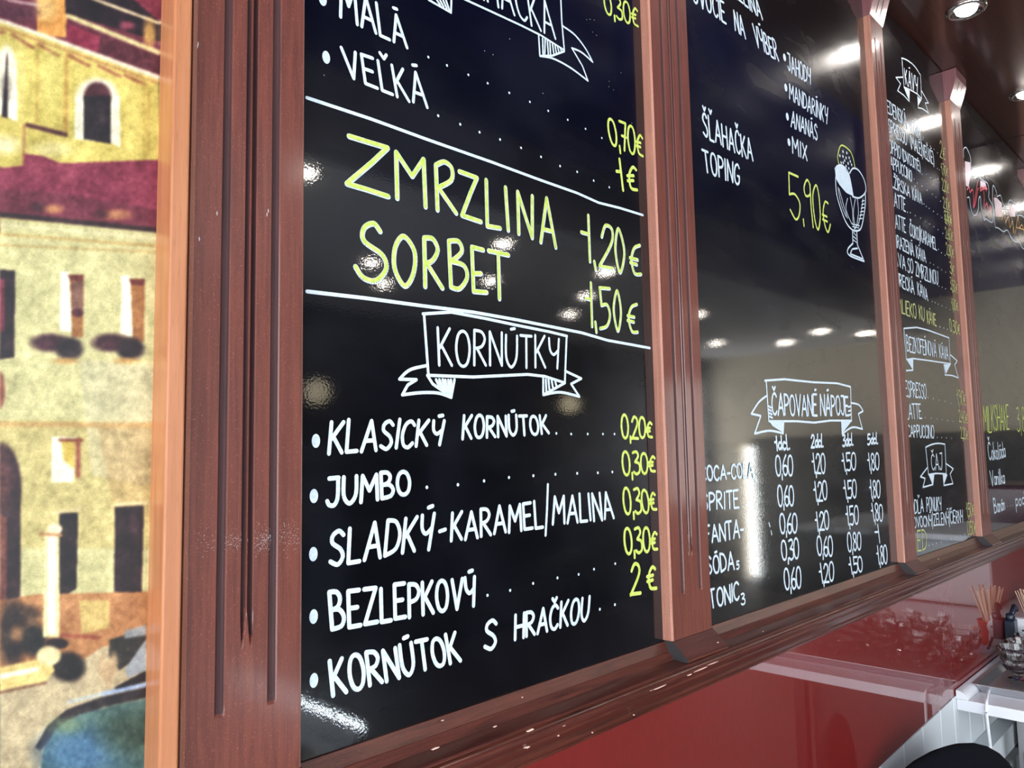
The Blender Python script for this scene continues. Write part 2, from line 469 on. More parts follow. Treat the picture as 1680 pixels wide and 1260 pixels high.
    poly([(-5, 1096), (78, 1078), (90, 1100), (74, 1118), (-5, 1134)], c(232, 206, 132)); line(0, 1110, 60, 1098, 7, c(252, 246, 220)); ell(80, 1076, 20, 16, c(244, 226, 172))
    line(0, 1136, 75, 1120, 4, c(110, 66, 44), 0.9)
    # people, prow, boat
    poly([(180, 1050), (240, 1030), (240, 1070), (195, 1100), (178, 1076)], c(52, 48, 42)); poly([(205, 1035), (240, 1025), (240, 1042), (205, 1048)], c(164, 164, 160))
    poly([(205, 1098), (240, 1048), (240, 1100), (210, 1112)], c(164, 168, 168)); poly([(188, 1128), (240, 1100), (240, 1118), (190, 1132)], c(26, 20, 22))
    for cx, cy in ((186, 1090), (168, 1095), (178, 1108)): ell(cx, cy, 7, 20, c(190, 160, 120), 0.8, 0.4)
    poly([(58, 1226), (78, 1190), (110, 1164), (165, 1144), (262, 1122), (262, 1140), (170, 1160), (110, 1182), (80, 1215), (66, 1232)], c(38, 30, 34))
    line(112, 1152, 170, 1138, 5, c(190, 196, 190)); line(170, 1138, 262, 1118, 6, c(166, 186, 214))
    poly([(72, 1228), (92, 1196), (130, 1172), (200, 1154), (262, 1142), (262, 1292), (62, 1292)], c(78, 108, 104))
    ell(130, 1235, 60, 40, c(88, 128, 158), 0.9, 0.5); ell(215, 1200, 50, 36, c(56, 78, 62), 0.8, 0.5); ell(110, 1190, 26, 12, c(140, 160, 120), 0.7, 0.6)
    # mottling of the print
    for s, amp in ((2, 9), (5, 10), (12, 9), (30, 9)):
        hh, ww = H // s + 3, Wd // s + 3
        r = rng.normal(0, 1, (hh, ww))
        yi = (Y + 30) / s; xi = X / s
        y0 = yi.astype(int); x0 = xi.astype(int); fy = yi - y0; fx = xi - x0
        v = (r[y0, x0] * (1 - fx) + r[y0, x0 + 1] * fx) * (1 - fy) + (r[y0 + 1, x0] * (1 - fx) + r[y0 + 1, x0 + 1] * fx) * fy
        img[:] += (v * amp)[..., None] * c(1, .95, .8)
    k = 4
    for ax in (0, 1):
        acc = np.zeros_like(img)
        for d in range(-k // 2, k // 2 + 1): acc += np.roll(img, d, axis=ax)
        img = acc / (k + 1)
    return np.clip(img / 255, 0, 1)


img = paint_mural()


def pix_of(x, z):
    """photograph pixel of a wall point, used as the print's own coordinates"""
    v = np.stack([x, np.full_like(x, D * 1.0), z - CZ], -1)
    a = v @ np.array(RT); b_ = v @ np.array(UP); c = v @ np.array(FW)
    return 840 + F * a / c, 630 - F * b_ / c


def build_mural():
    xr = 0.3725 * D
    xs = np.concatenate([np.linspace(-1.6, 0.19 * D, 60), np.linspace(0.19 * D, xr, 130)[1:]])
    zs = np.concatenate([np.linspace(1.0, CZ - 0.40 * D, 14), np.linspace(CZ - 0.40 * D, CZ + 0.63 * D, 620)[1:], np.linspace(CZ + 0.63 * D, ZC - 0.002, 30)[1:]])
    X, Z = np.meshgrid(xs, zs)
    x, z = X.ravel(), Z.ravel()
    xq = xr - np.abs(((xr - x) % (0.34 * D)) - 0.17 * D) if False else x
    per = 0.17 * D
    tt = (xr - x) / per
    fr = tt % 2; fr = np.where(fr > 1, 2 - fr, fr)
    xq = xr - fr * per
    zt = np.clip(z, CZ - 0.385 * D, CZ + 0.60 * D)
    u, v = pix_of(xq, zt)
    H, Wd = img.shape[:2]
    u = np.clip(u, 0, Wd - 2); v = np.clip(v + 30, 0, H - 2)
    x0 = u.astype(int); y0 = v.astype(int); fx = (u - x0)[:, None]; fy = (v - y0)[:, None]
    cc = (img[y0, x0] * (1 - fx) + img[y0, x0 + 1] * fx) * (1 - fy) + (img[y0 + 1, x0] * (1 - fx) + img[y0 + 1, x0 + 1] * fx) * fy
    lin = np.where(cc <= 0.04045, cc / 12.92, ((cc + 0.055) / 1.055) ** 2.4)
    nx, nz = len(xs), len(zs)
    yf = D * 1.0
    verts = np.stack([x, np.full_like(x, yf), z], -1)
    idx = np.arange(nx * nz).reshape(nz, nx)
    q = np.stack([idx[:-1, :-1], idx[:-1, 1:], idx[1:, 1:], idx[1:, :-1]], -1).reshape(-1, 4)
    n = len(verts)
    # a thin back sheet so that the covering has thickness
    bk = [(-1.6, YW, 1.0), (xr, YW, 1.0), (xr, YW, ZC - 0.002), (-1.6, YW, ZC - 0.002)]
    vv = [tuple(p) for p in verts.tolist()] + bk
    c0, c1, c2, c3 = int(idx[0, 0]), int(idx[0, -1]), int(idx[-1, -1]), int(idx[-1, 0])
    ff = q.tolist() + [(n, n + 3, n + 2, n + 1)]
    ff.append(tuple(int(i) for i in idx[:, -1]) + (n + 2, n + 1))
    ff.append(tuple(int(i) for i in idx[::-1, 0]) + (n, n + 3))
    ff.append(tuple(int(i) for i in idx[0, ::-1]) + (n, n + 1))
    ff.append(tuple(int(i) for i in idx[-1, :]) + (n + 2, n + 3))
    org = Vector((-0.7, D, 1.0))
    mm = mat('printed_canvas', (0.8, 0.8, 0.8), 0.6, coat=0.15, coat_rough=0.3)
    at = nd(mm, 'ShaderNodeVertexColor'); at.layer_name = 'print'
    gr = noise(mm, coords(mm), 700, 2, 0.6)
    setc(mm, mix(mm, at.outputs[0], ramp(mm, gr, [(0.3, (0.80,) * 3), (0.7, (1.1,) * 3)]), 0.8, 'MULTIPLY'))
    bump(mm, gr, 0.15, 0.0004)
    o = obj('wall_mural', vv, ff, mm, None, org)
    att = o.data.color_attributes.new('print', 'FLOAT_COLOR', 'POINT')
    full = np.ones((len(vv), 4)); full[:n, :3] = lin ** 1.15 * 0.86; full[n:, :3] = 0.5
    att.data.foreach_set('color', full.ravel())
    return tag(o, 'printed canvas mural of a yellow riverside house with a maroon roof, at the far left', 'mural')


build_mural()

# ------------------------------------------------------------------ orange beech edging between mural and panelling
mb = MB().box(0.3725 * D, 0.3955 * D, 0.956 * D, YW, 0.9, ZC - 0.002)
tag(mb.build('edge_board', M['beech'], None, (0.384 * D, 0.98 * D, 0.9), bevel=0.0016),
    'narrow orange beech upright board between the mural and the dark panelling', 'trim board')

# ------------------------------------------------------------------ pilasters
FY = 0.975      # front plane of the pilasters (times D)
ZB = -0.42      # foot of the pilasters (times D below camera)
ZCAP = 1.66


def groove_depth(u, z):
    """u, z in D units measured from the middle of the face, relative to the camera height"""
    d = 0.0
    # outer grooves
    for c0, zt, zb in ((-0.0375, 1.58, -0.325), (0.0395, 1.58, -0.325)):
        hw = 0.0062
        r = abs(u - c0) / hw
        e = min(1.0, max(0.0, min((z - zb) / 0.012, (zt - z) / 0.012)))
        if r < 1 and e > 0: d = max(d, 0.0052 * math.sqrt(max(0, 1 - r ** 4)) * math.sqrt(e))
    # central pair: bead between two channels, forked ends
    for s in (-1, 1):
        zb, zt = -0.245, 1.50
        g_ = min(1.0, max(0.0, min((z - zb) / 0.05, (zt - z) / 0.05)))
        c0 = s * (0.0062 + 0.0012 * (1 - g_)); hw = 0.0062 * (0.35 + 0.65 * g_)
        if s * (u - c0) > 0: prof = abs(u - c0) / (hw * 0.45)
        else: prof = abs(u - c0) / hw
        if g_ > 0 and prof < 1: d = max(d, 0.0085 * (1 - prof ** 1.6) * min(1, g_ * 3))
    return d


def pilaster(x0, x1, label, cap=True, zbot=ZB, dust=0):
    w = x1 - x0; xc = (x0 + x1) / 2
    root = thing('wooden_pilaster', label, 'pilaster', (xc * D, D, CZ + zbot * D), group=None)
    k = w / 0.168
    us = sorted(set([round(-w / 2 + w * i / 12, 5) for i in range(13)] + [round(c + h, 5) for c in (-0.0375 * k, 0.0395 * k) for h in np.linspace(-0.0075, 0.0075, 11) * k] + [round(float(h), 5) for h in np.linspace(-0.016, 0.016, 27) * k]))
    top = ZCAP if cap else 1.80
    zs = sorted(set(list(np.linspace(-0.25, 1.50, 30)) + list(np.linspace(-0.34, -0.19, 34)) + list(np.linspace(1.44, 1.60, 20)) + [zbot, -0.38, 1.63, top]))
    zs = [z for z in zs if zbot <= z <= top]
    ch = 0.004     # chamfer at the arrises
    V = []; Fc = []
    nx = len(us)
    for z in zs:
        for u in us:
            V.append(((xc + u * (1 - 2 * ch / w)) * D, (FY + groove_depth(u / k, z)) * D, CZ + z * D))
    nz = len(zs)
    for j in range(nz - 1):
        for i in range(nx - 1):
            a = j * nx + i
            Fc.append((a, a + 1, a + nx + 1, a + nx))
    base = len(V)
    for z in (zs[0], zs[-1]):
        for x, y in ((x0, FY + ch), (x0, YW / D), (x1, YW / D), (x1, FY + ch)):
            V.append((x * D, y * D, CZ + z * D))
    lo = [j * nx for j in range(nz)]; hi = [j * nx + nx - 1 for j in range(nz)]
    Fc.append(tuple(lo[::-1]) + (base, base + 4)[:2]) if False else None
    Fc.append(tuple(lo) + (base + 4, base))           # left chamfer
    Fc.append(tuple(hi[::-1]) + (base + 3, base + 7))  # right chamfer
    Fc.append((base + 1, base + 2, base + 6, base + 5))
    Fc.append(tuple(range(nx)) + (base + 3, base + 2, base + 1, base)) if False else None
    Fc.append(tuple(range(nx - 1, -1, -1)) + (base, base + 1, base + 2, base + 3))
    Fc.append(tuple((nz - 1) * nx + i for i in range(nx)) + (base + 7, base + 6, base + 5, base + 4))
    s0 = (base, base + 4, base + 5, base + 1); s1 = (base + 3, base + 2, base + 6, base + 7)
    Fc += [s0, s1]
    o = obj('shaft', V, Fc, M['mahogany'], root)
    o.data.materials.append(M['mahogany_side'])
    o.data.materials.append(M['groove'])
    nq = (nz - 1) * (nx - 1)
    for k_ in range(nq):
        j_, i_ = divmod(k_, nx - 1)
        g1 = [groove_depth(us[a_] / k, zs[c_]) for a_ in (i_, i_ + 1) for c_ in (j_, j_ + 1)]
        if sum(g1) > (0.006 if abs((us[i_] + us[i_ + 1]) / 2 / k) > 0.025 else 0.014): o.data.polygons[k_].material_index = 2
    for k_ in (nq, nq + 1): o.data.polygons[k_].material_index = 1  # chamfers in the paler edge wood, the arris highlight put into colour
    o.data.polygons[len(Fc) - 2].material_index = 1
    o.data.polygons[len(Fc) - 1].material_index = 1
    # foot block continuing the slope of the rail
    pr = [(FY, zbot - 0.001), (0.9395, -0.4530), (0.9370, -0.4555), (0.9370, -0.4592), (0.9385, -0.4610), (0.9990, -0.4610), (0.9990, zbot - 0.001)]
    blk = MB().prism_x([(a * D, CZ + b_ * D) for a, b_ in pr], (x0 + 0.001) * D, (x1 + 0.001) * D).build('foot_block', M['rail'], root)
    blk.data.materials.append(M['endgrain'])
    for p in blk.data.polygons:
        if abs(p.normal.x) > 0.9: p.material_index = 1
    if cap:
        cb = MB().prism_x([(a * D, CZ + b_ * D) for a, b_ in
                           [(FY, ZCAP + 0.001), (0.942, 1.765), (0.941, 1.808), (YW / D - 0.0005, 1.808), (YW / D - 0.0005, ZCAP + 0.001)]], (x0 - 0.002) * D, (x1 + 0.004) * D)
        c = cb.build('capital', M['capital'], root, bevel=0.0006)
        # two incised lines on the capital's sloping face
        for uu in (0.36, 0.66):
            g2 = MB()
            xx = (x0 + w * uu) * D
            def P(t, off): return (CZ + (ZCAP + (1.765 - ZCAP) * t) * D, (FY + (0.942 - FY) * t) * D - off)
            z0, ya = P(0.22, 0.0003); z1, yb_ = P(0.92, 0.0003)
            g2.add([(xx - 0.0011, ya, z0), (xx + 0.0011, ya, z0), (xx + 0.0011, yb_, z1), (xx - 0.0011, yb_, z1),
                    (xx - 0.0011, ya + 0.002, z0), (xx + 0.0011, ya + 0.002, z0), (xx + 0.0011, yb_ + 0.002, z1), (xx - 0.0011, yb_ + 0.002, z1)],
                   [(0, 1, 2, 3), (4, 7, 6, 5), (0, 4, 5, 1), (1, 5, 6, 2), (2, 6, 7, 3), (3, 7, 4, 0)])
            g2.build('incised_line', M['dark_gap'], c)
    return root


PIL = [
    (0.4066, 0.5713, 'wide grooved mahogany pilaster at the left end, beside the orange beech board', False),
    (1.4855, 1.6570, 'grooved mahogany pilaster between the ice-cream price board and the draught drinks board', True),
    (3.0030, 3.1400, 'grooved mahogany pilaster between the draught drinks board and the coffee board', True),
    (4.0500, 4.2200, 'grooved mahogany pilaster between the coffee board and the milkshake board', True),
    (5.9000, 6.0700, 'grooved mahogany pilaster closing the milkshake board, beyond the right edge of the photo', True)]
pils = [pilaster(a, b_, l, c) for a, b_, l, c in PIL]
# dust and nicks on the left pilaster
sm_ = MB()
for i in range(700):
    px = random.gauss(430, 48); py = random.gauss(887 - 0.06 * (px - 400), 9 + 0.03 * abs(px - 360))
    if not 320 < px < 492: continue
    p = W(px, py, FY); r = random.uniform(0.00012, 0.00036)
    if groove_depth(p.x / D - 0.489, (p.z - CZ) / D) > 0.0005: continue
    y = FY * D - 0.0001
    sm_.add([(p.x - r, y, p.z), (p.x, y, p.z - r), (p.x + r, y, p.z), (p.x, y, p.z + r)], [(0, 1, 2, 3)])
for px, py in ((438, 352), (325, 72), (324, 76), (440, 346), (327, 392), (356, 350)):
    p = W(px, py, FY); r = 0.0011; y = FY * D - 0.0001
    sm_.add([(p.x - r * .5, y, p.z), (p.x, y, p.z - r * 2), (p.x + r * .5, y, p.z), (p.x, y, p.z + r * 2)], [(0, 1, 2, 3)])
tag(sm_.build('dust_smudge', M['lint'], pils[0]), 'pale dusty smudge across the grooves', kind='stuff')

# ------------------------------------------------------------------ lower rail
prof = [(1.0, -0.4235), (0.9965, -0.4235), (0.9880, -0.4440), (0.9868, -0.4450), (0.9855, -0.4450), (0.9760, -0.4590), (0.9380, -0.4622), (0.9362, -0.4640), (0.9362, -0.4665),
        (0.9400, -0.4700), (0.9345, -0.4735), (0.9318, -0.4768), (0.9318, -0.4800), (0.9345, -0.4835), (0.9390, -0.4850), (0.9400, -0.4870),
        (0.9470, -0.4945), (0.9555, -0.5010), (0.9575, -0.5030), (0.9575, -0.5080), (0.9620, -0.5105), (0.9700, -0.5190), (0.9790, -0.5290), (0.9820, -0.5350),
        (0.9825, -0.5430), (0.9880, -0.5450), (0.9960, -0.5540), (0.9965, -0.5590), (1.0, -0.5590)]
rail = thing('moulded_rail', 'long dark mahogany moulded rail running under the four menu boards', 'rail', (0.41 * D, D, CZ - 0.559 * D))
mb = MB().prism_x([(a * D, CZ + b_ * D) for a, b_ in prof] + [(YW, CZ - 0.559 * D), (YW, CZ - 0.4235 * D)], 0.4066 * D, 6.07 * D)
mb.build('moulding', M['rail'], rail, autosmooth=False)


def chip(px, py, yy, lx, lz, name='paint_chip'):
    p = W(px, py, yy)
    n = 9; v = []
    for i in range(n):
        a = 2 * math.pi * i / n
        v.append((p.x + math.cos(a) * lx * random.uniform(.7, 1.1), p.y - 0.0004, p.z + math.sin(a) * lz * random.uniform(.6, 1.1)))
    v2 = [(a, b_ + 0.0012, c) for a, b_, c in v]
    f = [tuple(range(n)), tuple(range(2 * n - 1, n - 1, -1))] + [(i, i + n, (i + 1) % n + n, (i + 1) % n) for i in range(n)]
    return MB().add(v + v2, f).build(name, M['chip'], rail)


for px, py, yy, lx, lz in ((1083, 1127, .936, .016, .0011), (1068, 1132, .936, .005, .0010), (1131, 1107, .934, .006, .0009), (1150, 1098, .931, .018, .0007),
                           (1170, 1088, .931, .016, .0006), (925, 1190, .935, .0035, .0009), (870, 1198, .938, .006, .0011), (866, 1226, .94, .003, .0009), (916, 1207, .957, .0015, .0009),
                           (972, 1202, .957, .001, .001), (862, 1226, .957, .003, .0008), (714, 1228, .95, .005, .0008), (812, 1192, .95, .003, .0007), (1178, 1054, .94, .0016, .0008),
                           (1216, 1056, .94, .003, .0006), (1252, 1036, .94, .002, .0008), (1418, 980, .94, .0025, .0012), (1540, 917, .94, .004, .0012), (1040, 1173, .978, .0015, .0009), (726, 1182, .99, .002, .0006), (857, 1144, .98, .001, .0006)):
    chip(px, py, yy, lx, lz)

# ------------------------------------------------------------------ boards with their writing
BX = [(0.5713, 1.4855), (1.6570, 3.0030), (3.1400, 4.0500), (4.2200, 5.8970)]
BL = ['black glossy menu board listing ice-cream and cone prices, first on the left',
      'wide black menu board with a drawn sundae and a table of draught drink prices',
      'narrow black menu board listing coffees and teas',
      'black menu board with milkshake flavours and a colourful script sign, at the right edge']
boards = []
for (a, b_), l in zip(BX, BL):
    r = thing('menu_board', l, 'menu board', ((a + b_) / 2 * D, D, CZ - 0.4235 * D), group=None)
    MB().box(a * D + 0.0003, b_ * D - 0.0003, D, YW - 0.0003, CZ - 0.4235 * D + 0.0003, ZC - 0.0035).build('panel', M['board'], r)
    boards.append(r)

O = [(.25, 1), (.08, .88), (0, .5), (.08, .12), (.25, 0), (.42, .12), (.5, .5), (.42, .88), (.25, 1)]
G = {
    'A': (.55, [[(0, 0), (.28, 1), (.55, 0)], [(.12, .34), (.45, .34)]]),
    'B': (.45, [[(0, 0), (0, 1)], ['s', (0, 1), (.25, .98), (.36, .8), (.26, .58), (0, .5)], ['s', (0, .52), (.3, .5), (.45, .28), (.34, .05), (0, 0)]]),
    'C': (.45, [['s', (.45, .85), (.3, 1), (.1, .88), (0, .5), (.08, .12), (.28, 0), (.45, .15)]]),
    'D': (.48, [[(0, 0), (0, 1)], ['s', (0, 1), (.3, .92), (.48, .55), (.38, .15), (0, 0)]]),
    'E': (.42, [[(.4, 1), (0, 1), (0, 0), (.42, 0)], [(0, .52), (.32, .52)]]),
    'F': (.4, [[(.4, 1), (0, 1), (0, 0)], [(0, .52), (.3, .52)]]),
    'G': (.48, [['s', (.45, .85), (.3, 1), (.1, .88), (0, .5), (.08, .12), (.28, 0), (.46, .15), (.47, .42)], [(.3, .42), (.47, .42)]]),
    'H': (.46, [[(0, 0), (0, 1)], [(.46, 0), (.46, 1)], [(0, .5), (.46, .5)]]),
    'I': (.06, [[(.03, 0), (.03, 1)]]),
    'J': (.4, [[(.05, 1), (.38, 1)], ['s', (.36, 1), (.36, .3), (.25, .03), (.08, .05), (0, .2)]]),
    'K': (.45, [[(0, 0), (0, 1)], [(.42, 1), (.04, .46)], [(.1, .54), (.45, 0)]]),
    'L': (.38, [[(0, 1), (0, 0), (.38, 0)]]),
    'M': (.62, [[(0, 0), (.05, 1), (.31, .4), (.57, 1), (.62, 0)]]),
    'N': (.48, [[(0, 0), (0, 1), (.48, 0), (.48, 1)]]),
    'O': (.5, [['s'] + O]),
    'P': (.42, [[(0, 0), (0, 1)], ['s', (0, 1), (.28, .96), (.42, .75), (.3, .52), (0, .45)]]),
    'R': (.45, [[(0, 0), (0, 1)], ['s', (0, 1), (.28, .96), (.4, .76), (.28, .54), (0, .47)], [(.1, .48), (.45, 0)]]),
    'S': (.42, [['s', (.4, .86), (.25, 1), (.06, .88), (.06, .66), (.32, .44), (.4, .2), (.24, 0), (.0, .12)]]),
    'T': (.48, [[(0, 1), (.48, 1)], [(.25, 1), (.25, 0)]]),
    'U': (.46, [['s', (0, 1), (.01, .3), (.22, 0), (.44, .3), (.46, 1)]]),
    'V': (.48, [[(0, 1), (.25, 0), (.48, 1)]]),
    'X': (.45, [[(0, 1), (.45, 0)], [(.43, 1), (.02, 0)]]),
    'Y': (.46, [['s', (0, 1), (.05, .62), (.22, .46), (.42, .6)], [(.46, 1), (.4, .0)]]),
    'Z': (.48, [[(.02, 1), (.46, 1), (0, 0), (.48, 0)]]),
    '0': (.42, [['s'] + [(x * .84, y) for x, y in O]]),
    '1': (.22, [[(.16, 1.04), (.2, 0)], [(0, .62), (.16, .62)]]),
    '2': (.4, [['s', (.02, .78), (.15, 1), (.33, .92), (.34, .62), (.0, .0)], [(0, .02), (.4, .0)]]),
    '3': (.38, [['s', (.02, .95), (.25, 1), (.33, .8), (.12, .55)], ['s', (.12, .55), (.36, .45), (.36, .12), (.16, 0), (0, .1)]]),
    '4': (.4, [[(.2, 1), (0, .4), (.4, .4)], [(.3, .7), (.3, 0)]]),
    '5': (.38, [[(.36, 1), (.03, 1), (.03, .55)], ['s', (.03, .55), (.3, .58), (.38, .3), (.24, .02), (0, .05)]]),
    '6': (.38, [['s', (.3, 1), (.08, .65), (.0, .28), (.16, 0), (.36, .12), (.34, .42), (.12, .46), (.02, .28)]]),
    '7': (.34, [[(0, 1), (.34, 1), (.16, 0)], [(.08, .5), (.32, .5)]]),
    '8': (.38, [['s', (.19, 1), (.04, .85), (.1, .62), (.3, .45), (.36, .18), (.19, 0), (.02, .18), (.1, .45), (.28, .62), (.34, .85), (.19, 1)]]),
    '9': (.38, [['s', (.34, .8), (.18, 1), (.02, .78), (.14, .52), (.34, .62), (.34, .8), (.34, .3), (.3, .0)]]),
    '€': (.38, [['s', (.38, .72), (.25, .8), (.1, .6), (.07, .35), (.14, .1), (.38, .06)], [(0, .5), (.26, .52)], [(0, .34), (.24, .36)]]),
    ',': (.08, [[(.05, .06), (.04, -.2)]]),
    '.': (.08, [[(.04, 0), (.05, .02)]]),
    '-': (.26, [[(0, .42), (.26, .42)]]),
    '/': (.12, [[(0, -.25), (.12, 1.25)]]),
    '(': (.14, [['s', (.14, 1.1), (0, .7), (0, .3), (.14, -.1)]]),
    ')': (.14, [['s', (0, 1.1), (.14, .7), (.14, .3), (0, -.1)]]),
    ' ': (.25, []),
    'a': (.3, [['s', (.28, .5), (.1, .55), (0, .28), (.1, .02), (.26, .15), (.28, .5)], [(.28, .55), (.3, 0)]]),
    'c': (.26, [['s', (.26, .48), (.12, .56), (0, .28), (.1, 0), (.26, .08)]]),
    'd': (.3, [['s', (.28, .5), (.1, .55), (0, .28), (.1, .02), (.26, .15)], [(.28, 1.05), (.3, 0)]]),
    'i': (.06, [[(.03, .55), (.03, 0)], [(.03, .8), (.04, .82)]]),
    'k': (.28, [[(0, 1.05), (0, 0)], [(.25, .55), (.03, .28), (.28, 0)]]),
    'l': (.1, [['s', (.03, 1.05), (.03, .1), (.1, 0)]]),
    'n': (.28, [[(0, .55), (.02, 0)], ['s', (.02, .35), (.14, .55), (.26, .4), (.28, 0)]]),
    'o': (.28, [['s'] + [(x * .56, y * .55) for x, y in O]]),
    'p': (.28, [[(0, .55), (.01, -.5)], ['s', (0, .45), (.16, .56), (.28, .3), (.16, .02), (.0, .1)]]),
}
CAR = [[(.12, 1.3), (.24, 1.14), (.36, 1.3)]]
ACU = [[(.2, 1.2), (.36, 1.23)]]
for k, base, acc in (('Á', 'A', ACU), ('Č', 'C', CAR), ('Š', 'S', CAR), ('Ľ', 'L', CAR), ('Ž', 'Z', CAR), ('Ý', 'Y', ACU), ('Ú', 'U', ACU), ('É', 'E', ACU), ('Í', 'I', [[(-.06, 1.2), (.1, 1.23)]]), ('Ó', 'O', ACU)):
    G[k] = (G[base][0], G[base][1] + acc)
for k, base, acc in (('á', 'a', [[(.12, .75), (.24, .85)]]), ('ľ', 'l', [[(.14, 1.05), (.18, .85)]])):
    G[k] = (G[base][0], G[base][1] + acc)


class Pen:
    """flat marker strokes lying just off the board's face"""
    def __init__(s, lift=0.00025): s.mb = MB(); s.y = D - lift
    def up(s): s.y -= 2.5e-6
    def stroke(s, pts, w, kx=1.0):
        P = [Vector((p[0], p[1])) for p in pts]
        Q = [P[0]]
        for p in P[1:]:
            if (p - Q[-1]).length > 1e-5: Q.append(p)
        if len(Q) == 1: return s.dot(Q[0], w * 0.6)
        r = w / 2
        for i in range(len(Q) - 1):
            a, b_ = Q[i], Q[i + 1]; d = (b_ - a).normalized(); n = Vector((-d.y, d.x)) * r; s.up()
            s.mb.add([(a.x + n.x, s.y, a.y + n.y), (a.x - n.x, s.y, a.y - n.y), (b_.x - n.x, s.y, b_.y - n.y), (b_.x + n.x, s.y, b_.y + n.y)], [(0, 1, 2, 3)])
        for i, p in enumerate(Q):
            if 0 < i < len(Q) - 1:
                d1 = (p - Q[i - 1]).normalized(); d2 = (Q[i + 1] - p).normalized()
                if d1.dot(d2) > 0.97: continue
            s.dot(p, r, 8)
    def dot(s, p, r, n=10, rz=None):
        rz = rz or r; s.up()
        s.mb.add([(p[0] + r * math.cos(2 * math.pi * k / n), s.y, p[1] + rz * math.sin(2 * math.pi * k / n)) for k in range(n)], [tuple(range(n - 1, -1, -1))])
    def fill(s, pts):
        s.up()
        s.mb.add([(p[0], s.y, p[1]) for p in pts], [tuple(range(len(pts)))])
    def done(s, name, m_, parent, label=None):
        if not s.mb.v: return None
        o = obj(name, s.mb.v, s.mb.f, m_, parent)
        # make all faces look towards the room
        bm = bmesh.new(); bm.from_mesh(o.data)
        for f in bm.faces:
            f.normal_update()
            if f.normal.y > 0: f.normal_flip()
        bm.to_mesh(o.data); bm.free()
        return tag(o, label)


def wxz(px, py):
    p = W(px, py); return Vector((p.x, p.z))


def zoomer(x0, y0, s): return lambda p: (x0 + p[0] / s, y0 + p[1] / s)


def layout(text, quad, gap=0.17):
    TL, BLc, TR, BR = [wxz(*q) for q in quad]
    tot = sum(G[c][0] for c in text) + gap * (len(text) - 1)
    out = []; x = 0
    for c in text:
        w, strokes = G[c]
        jy = random.uniform(-.03, .03); js = random.uniform(.96, 1.04); sl = random.uniform(-.03, .03)
        for st in strokes:
            smooth = st[0] == 's'; pts = st[1:] if smooth else st
            q = []
            for (a, b_) in (catmull([(p[0], p[1]) for p in pts], 5) if smooth else pts):
                u = (x + a + sl * b_) / tot; v = b_ * js + jy * (0.5 if c in ',.' else 1)
                bot = BLc.lerp(BR, u); top = TL.lerp(TR, u)
                q.append(bot + (top - bot) * v)
            out.append(q)
        x += w + gap
    return out


def write(board, text, quad, w, z, colr='w', gap=0.17):
    pen = Pen(0.0003 if colr == 'w' else 0.00035)
    ls = layout(text, [z(q) for q in quad], gap)
    for q in ls: pen.stroke(q, w)
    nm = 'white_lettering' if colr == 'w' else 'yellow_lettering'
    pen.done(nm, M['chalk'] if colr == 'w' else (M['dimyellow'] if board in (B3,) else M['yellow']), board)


def trace(board, strokes, w, z, name='white_lettering', m_='chalk', fills=(), lift=0.0003, label=None, dots=(), rd=0.0011):
    pen = Pen(lift)
    for st in strokes:
        smooth = st[0] == 's'; pts = st[1:] if smooth else st
        P = [wxz(*z(p)) for p in pts]
        if smooth: P = catmull(P, 6)
        pen.stroke(P, w)
    for f in fills: pen.fill([wxz(*z(p)) for p in f])
    for d in dots: pen.dot(wxz(*z(d)), rd, 8)
    o = pen.done(name, M[m_], board, label)
    if name in ('leader_dots', 'marker_spatter', 'glass_shading', 'pineapple_seeds'): o['kind'] = 'stuff'
    return o


B1, B2, B3, B4 = boards
Z6 = zoomer(490, 0, 2.847); Z7 = zoomer(490, 150, 2.847); Z8 = zoomer(490, 480, 2.8); Z9 = zoomer(490, 660, 2.1)
w1 = 0.0036
# --- board 1
write(B1, 'MALÁ', [(192, -85), (195, 80), (480, 80), (505, 222)], w1, Z6)
write(B1, 'VEĽKÁ', [(200, 222), (222, 355), (575, 352), (600, 505)], w1, Z6)
trace(B1, [], w1, Z6, dots=[(605, 267), (692, 306), (792, 350), (882, 389), (983, 434), (1079, 476), (1165, 518), (1256, 560), (1339, 602), (1415, 645)], rd=.0015, name='leader_dots')
trace(B1, [], w1, Z6, dots=[(651, 541), (754, 581), (844, 618), (940, 652), (1038, 691), (1131, 733), (1220, 776), (1300, 803), (1377, 844), (1450, 875)], rd=.0016, name='leader_dots')
write(B1, '0,30€', [(1420, -35), (1432, 60), (1578, 22), (1583, 128)], .0036, Z6, 'y', .1)
write(B1, '0,70€', [(1437, 545), (1455, 670), (1602, 608), (1606, 738)], .0040, Z6, 'y', .08)
write(B1, '1€', [(1478, 742), (1492, 888), (1572, 755), (1580, 892)], .0046, Z6, 'y', .2)
for z_, (cx, cy) in [(Z6, (112, -2)), (Z6, (128, 268)), (Z9, (59, 133)), (Z9, (52, 323)), (Z9, (50, 523)), (Z9, (51, 738)), (Z9, (52, 958))]:
    pen = Pen(); c = wxz(*z_((cx, cy))); pen.dot(c, .0042, 16, .0062); pen.done('bullet_point', M['chalk'], B1)
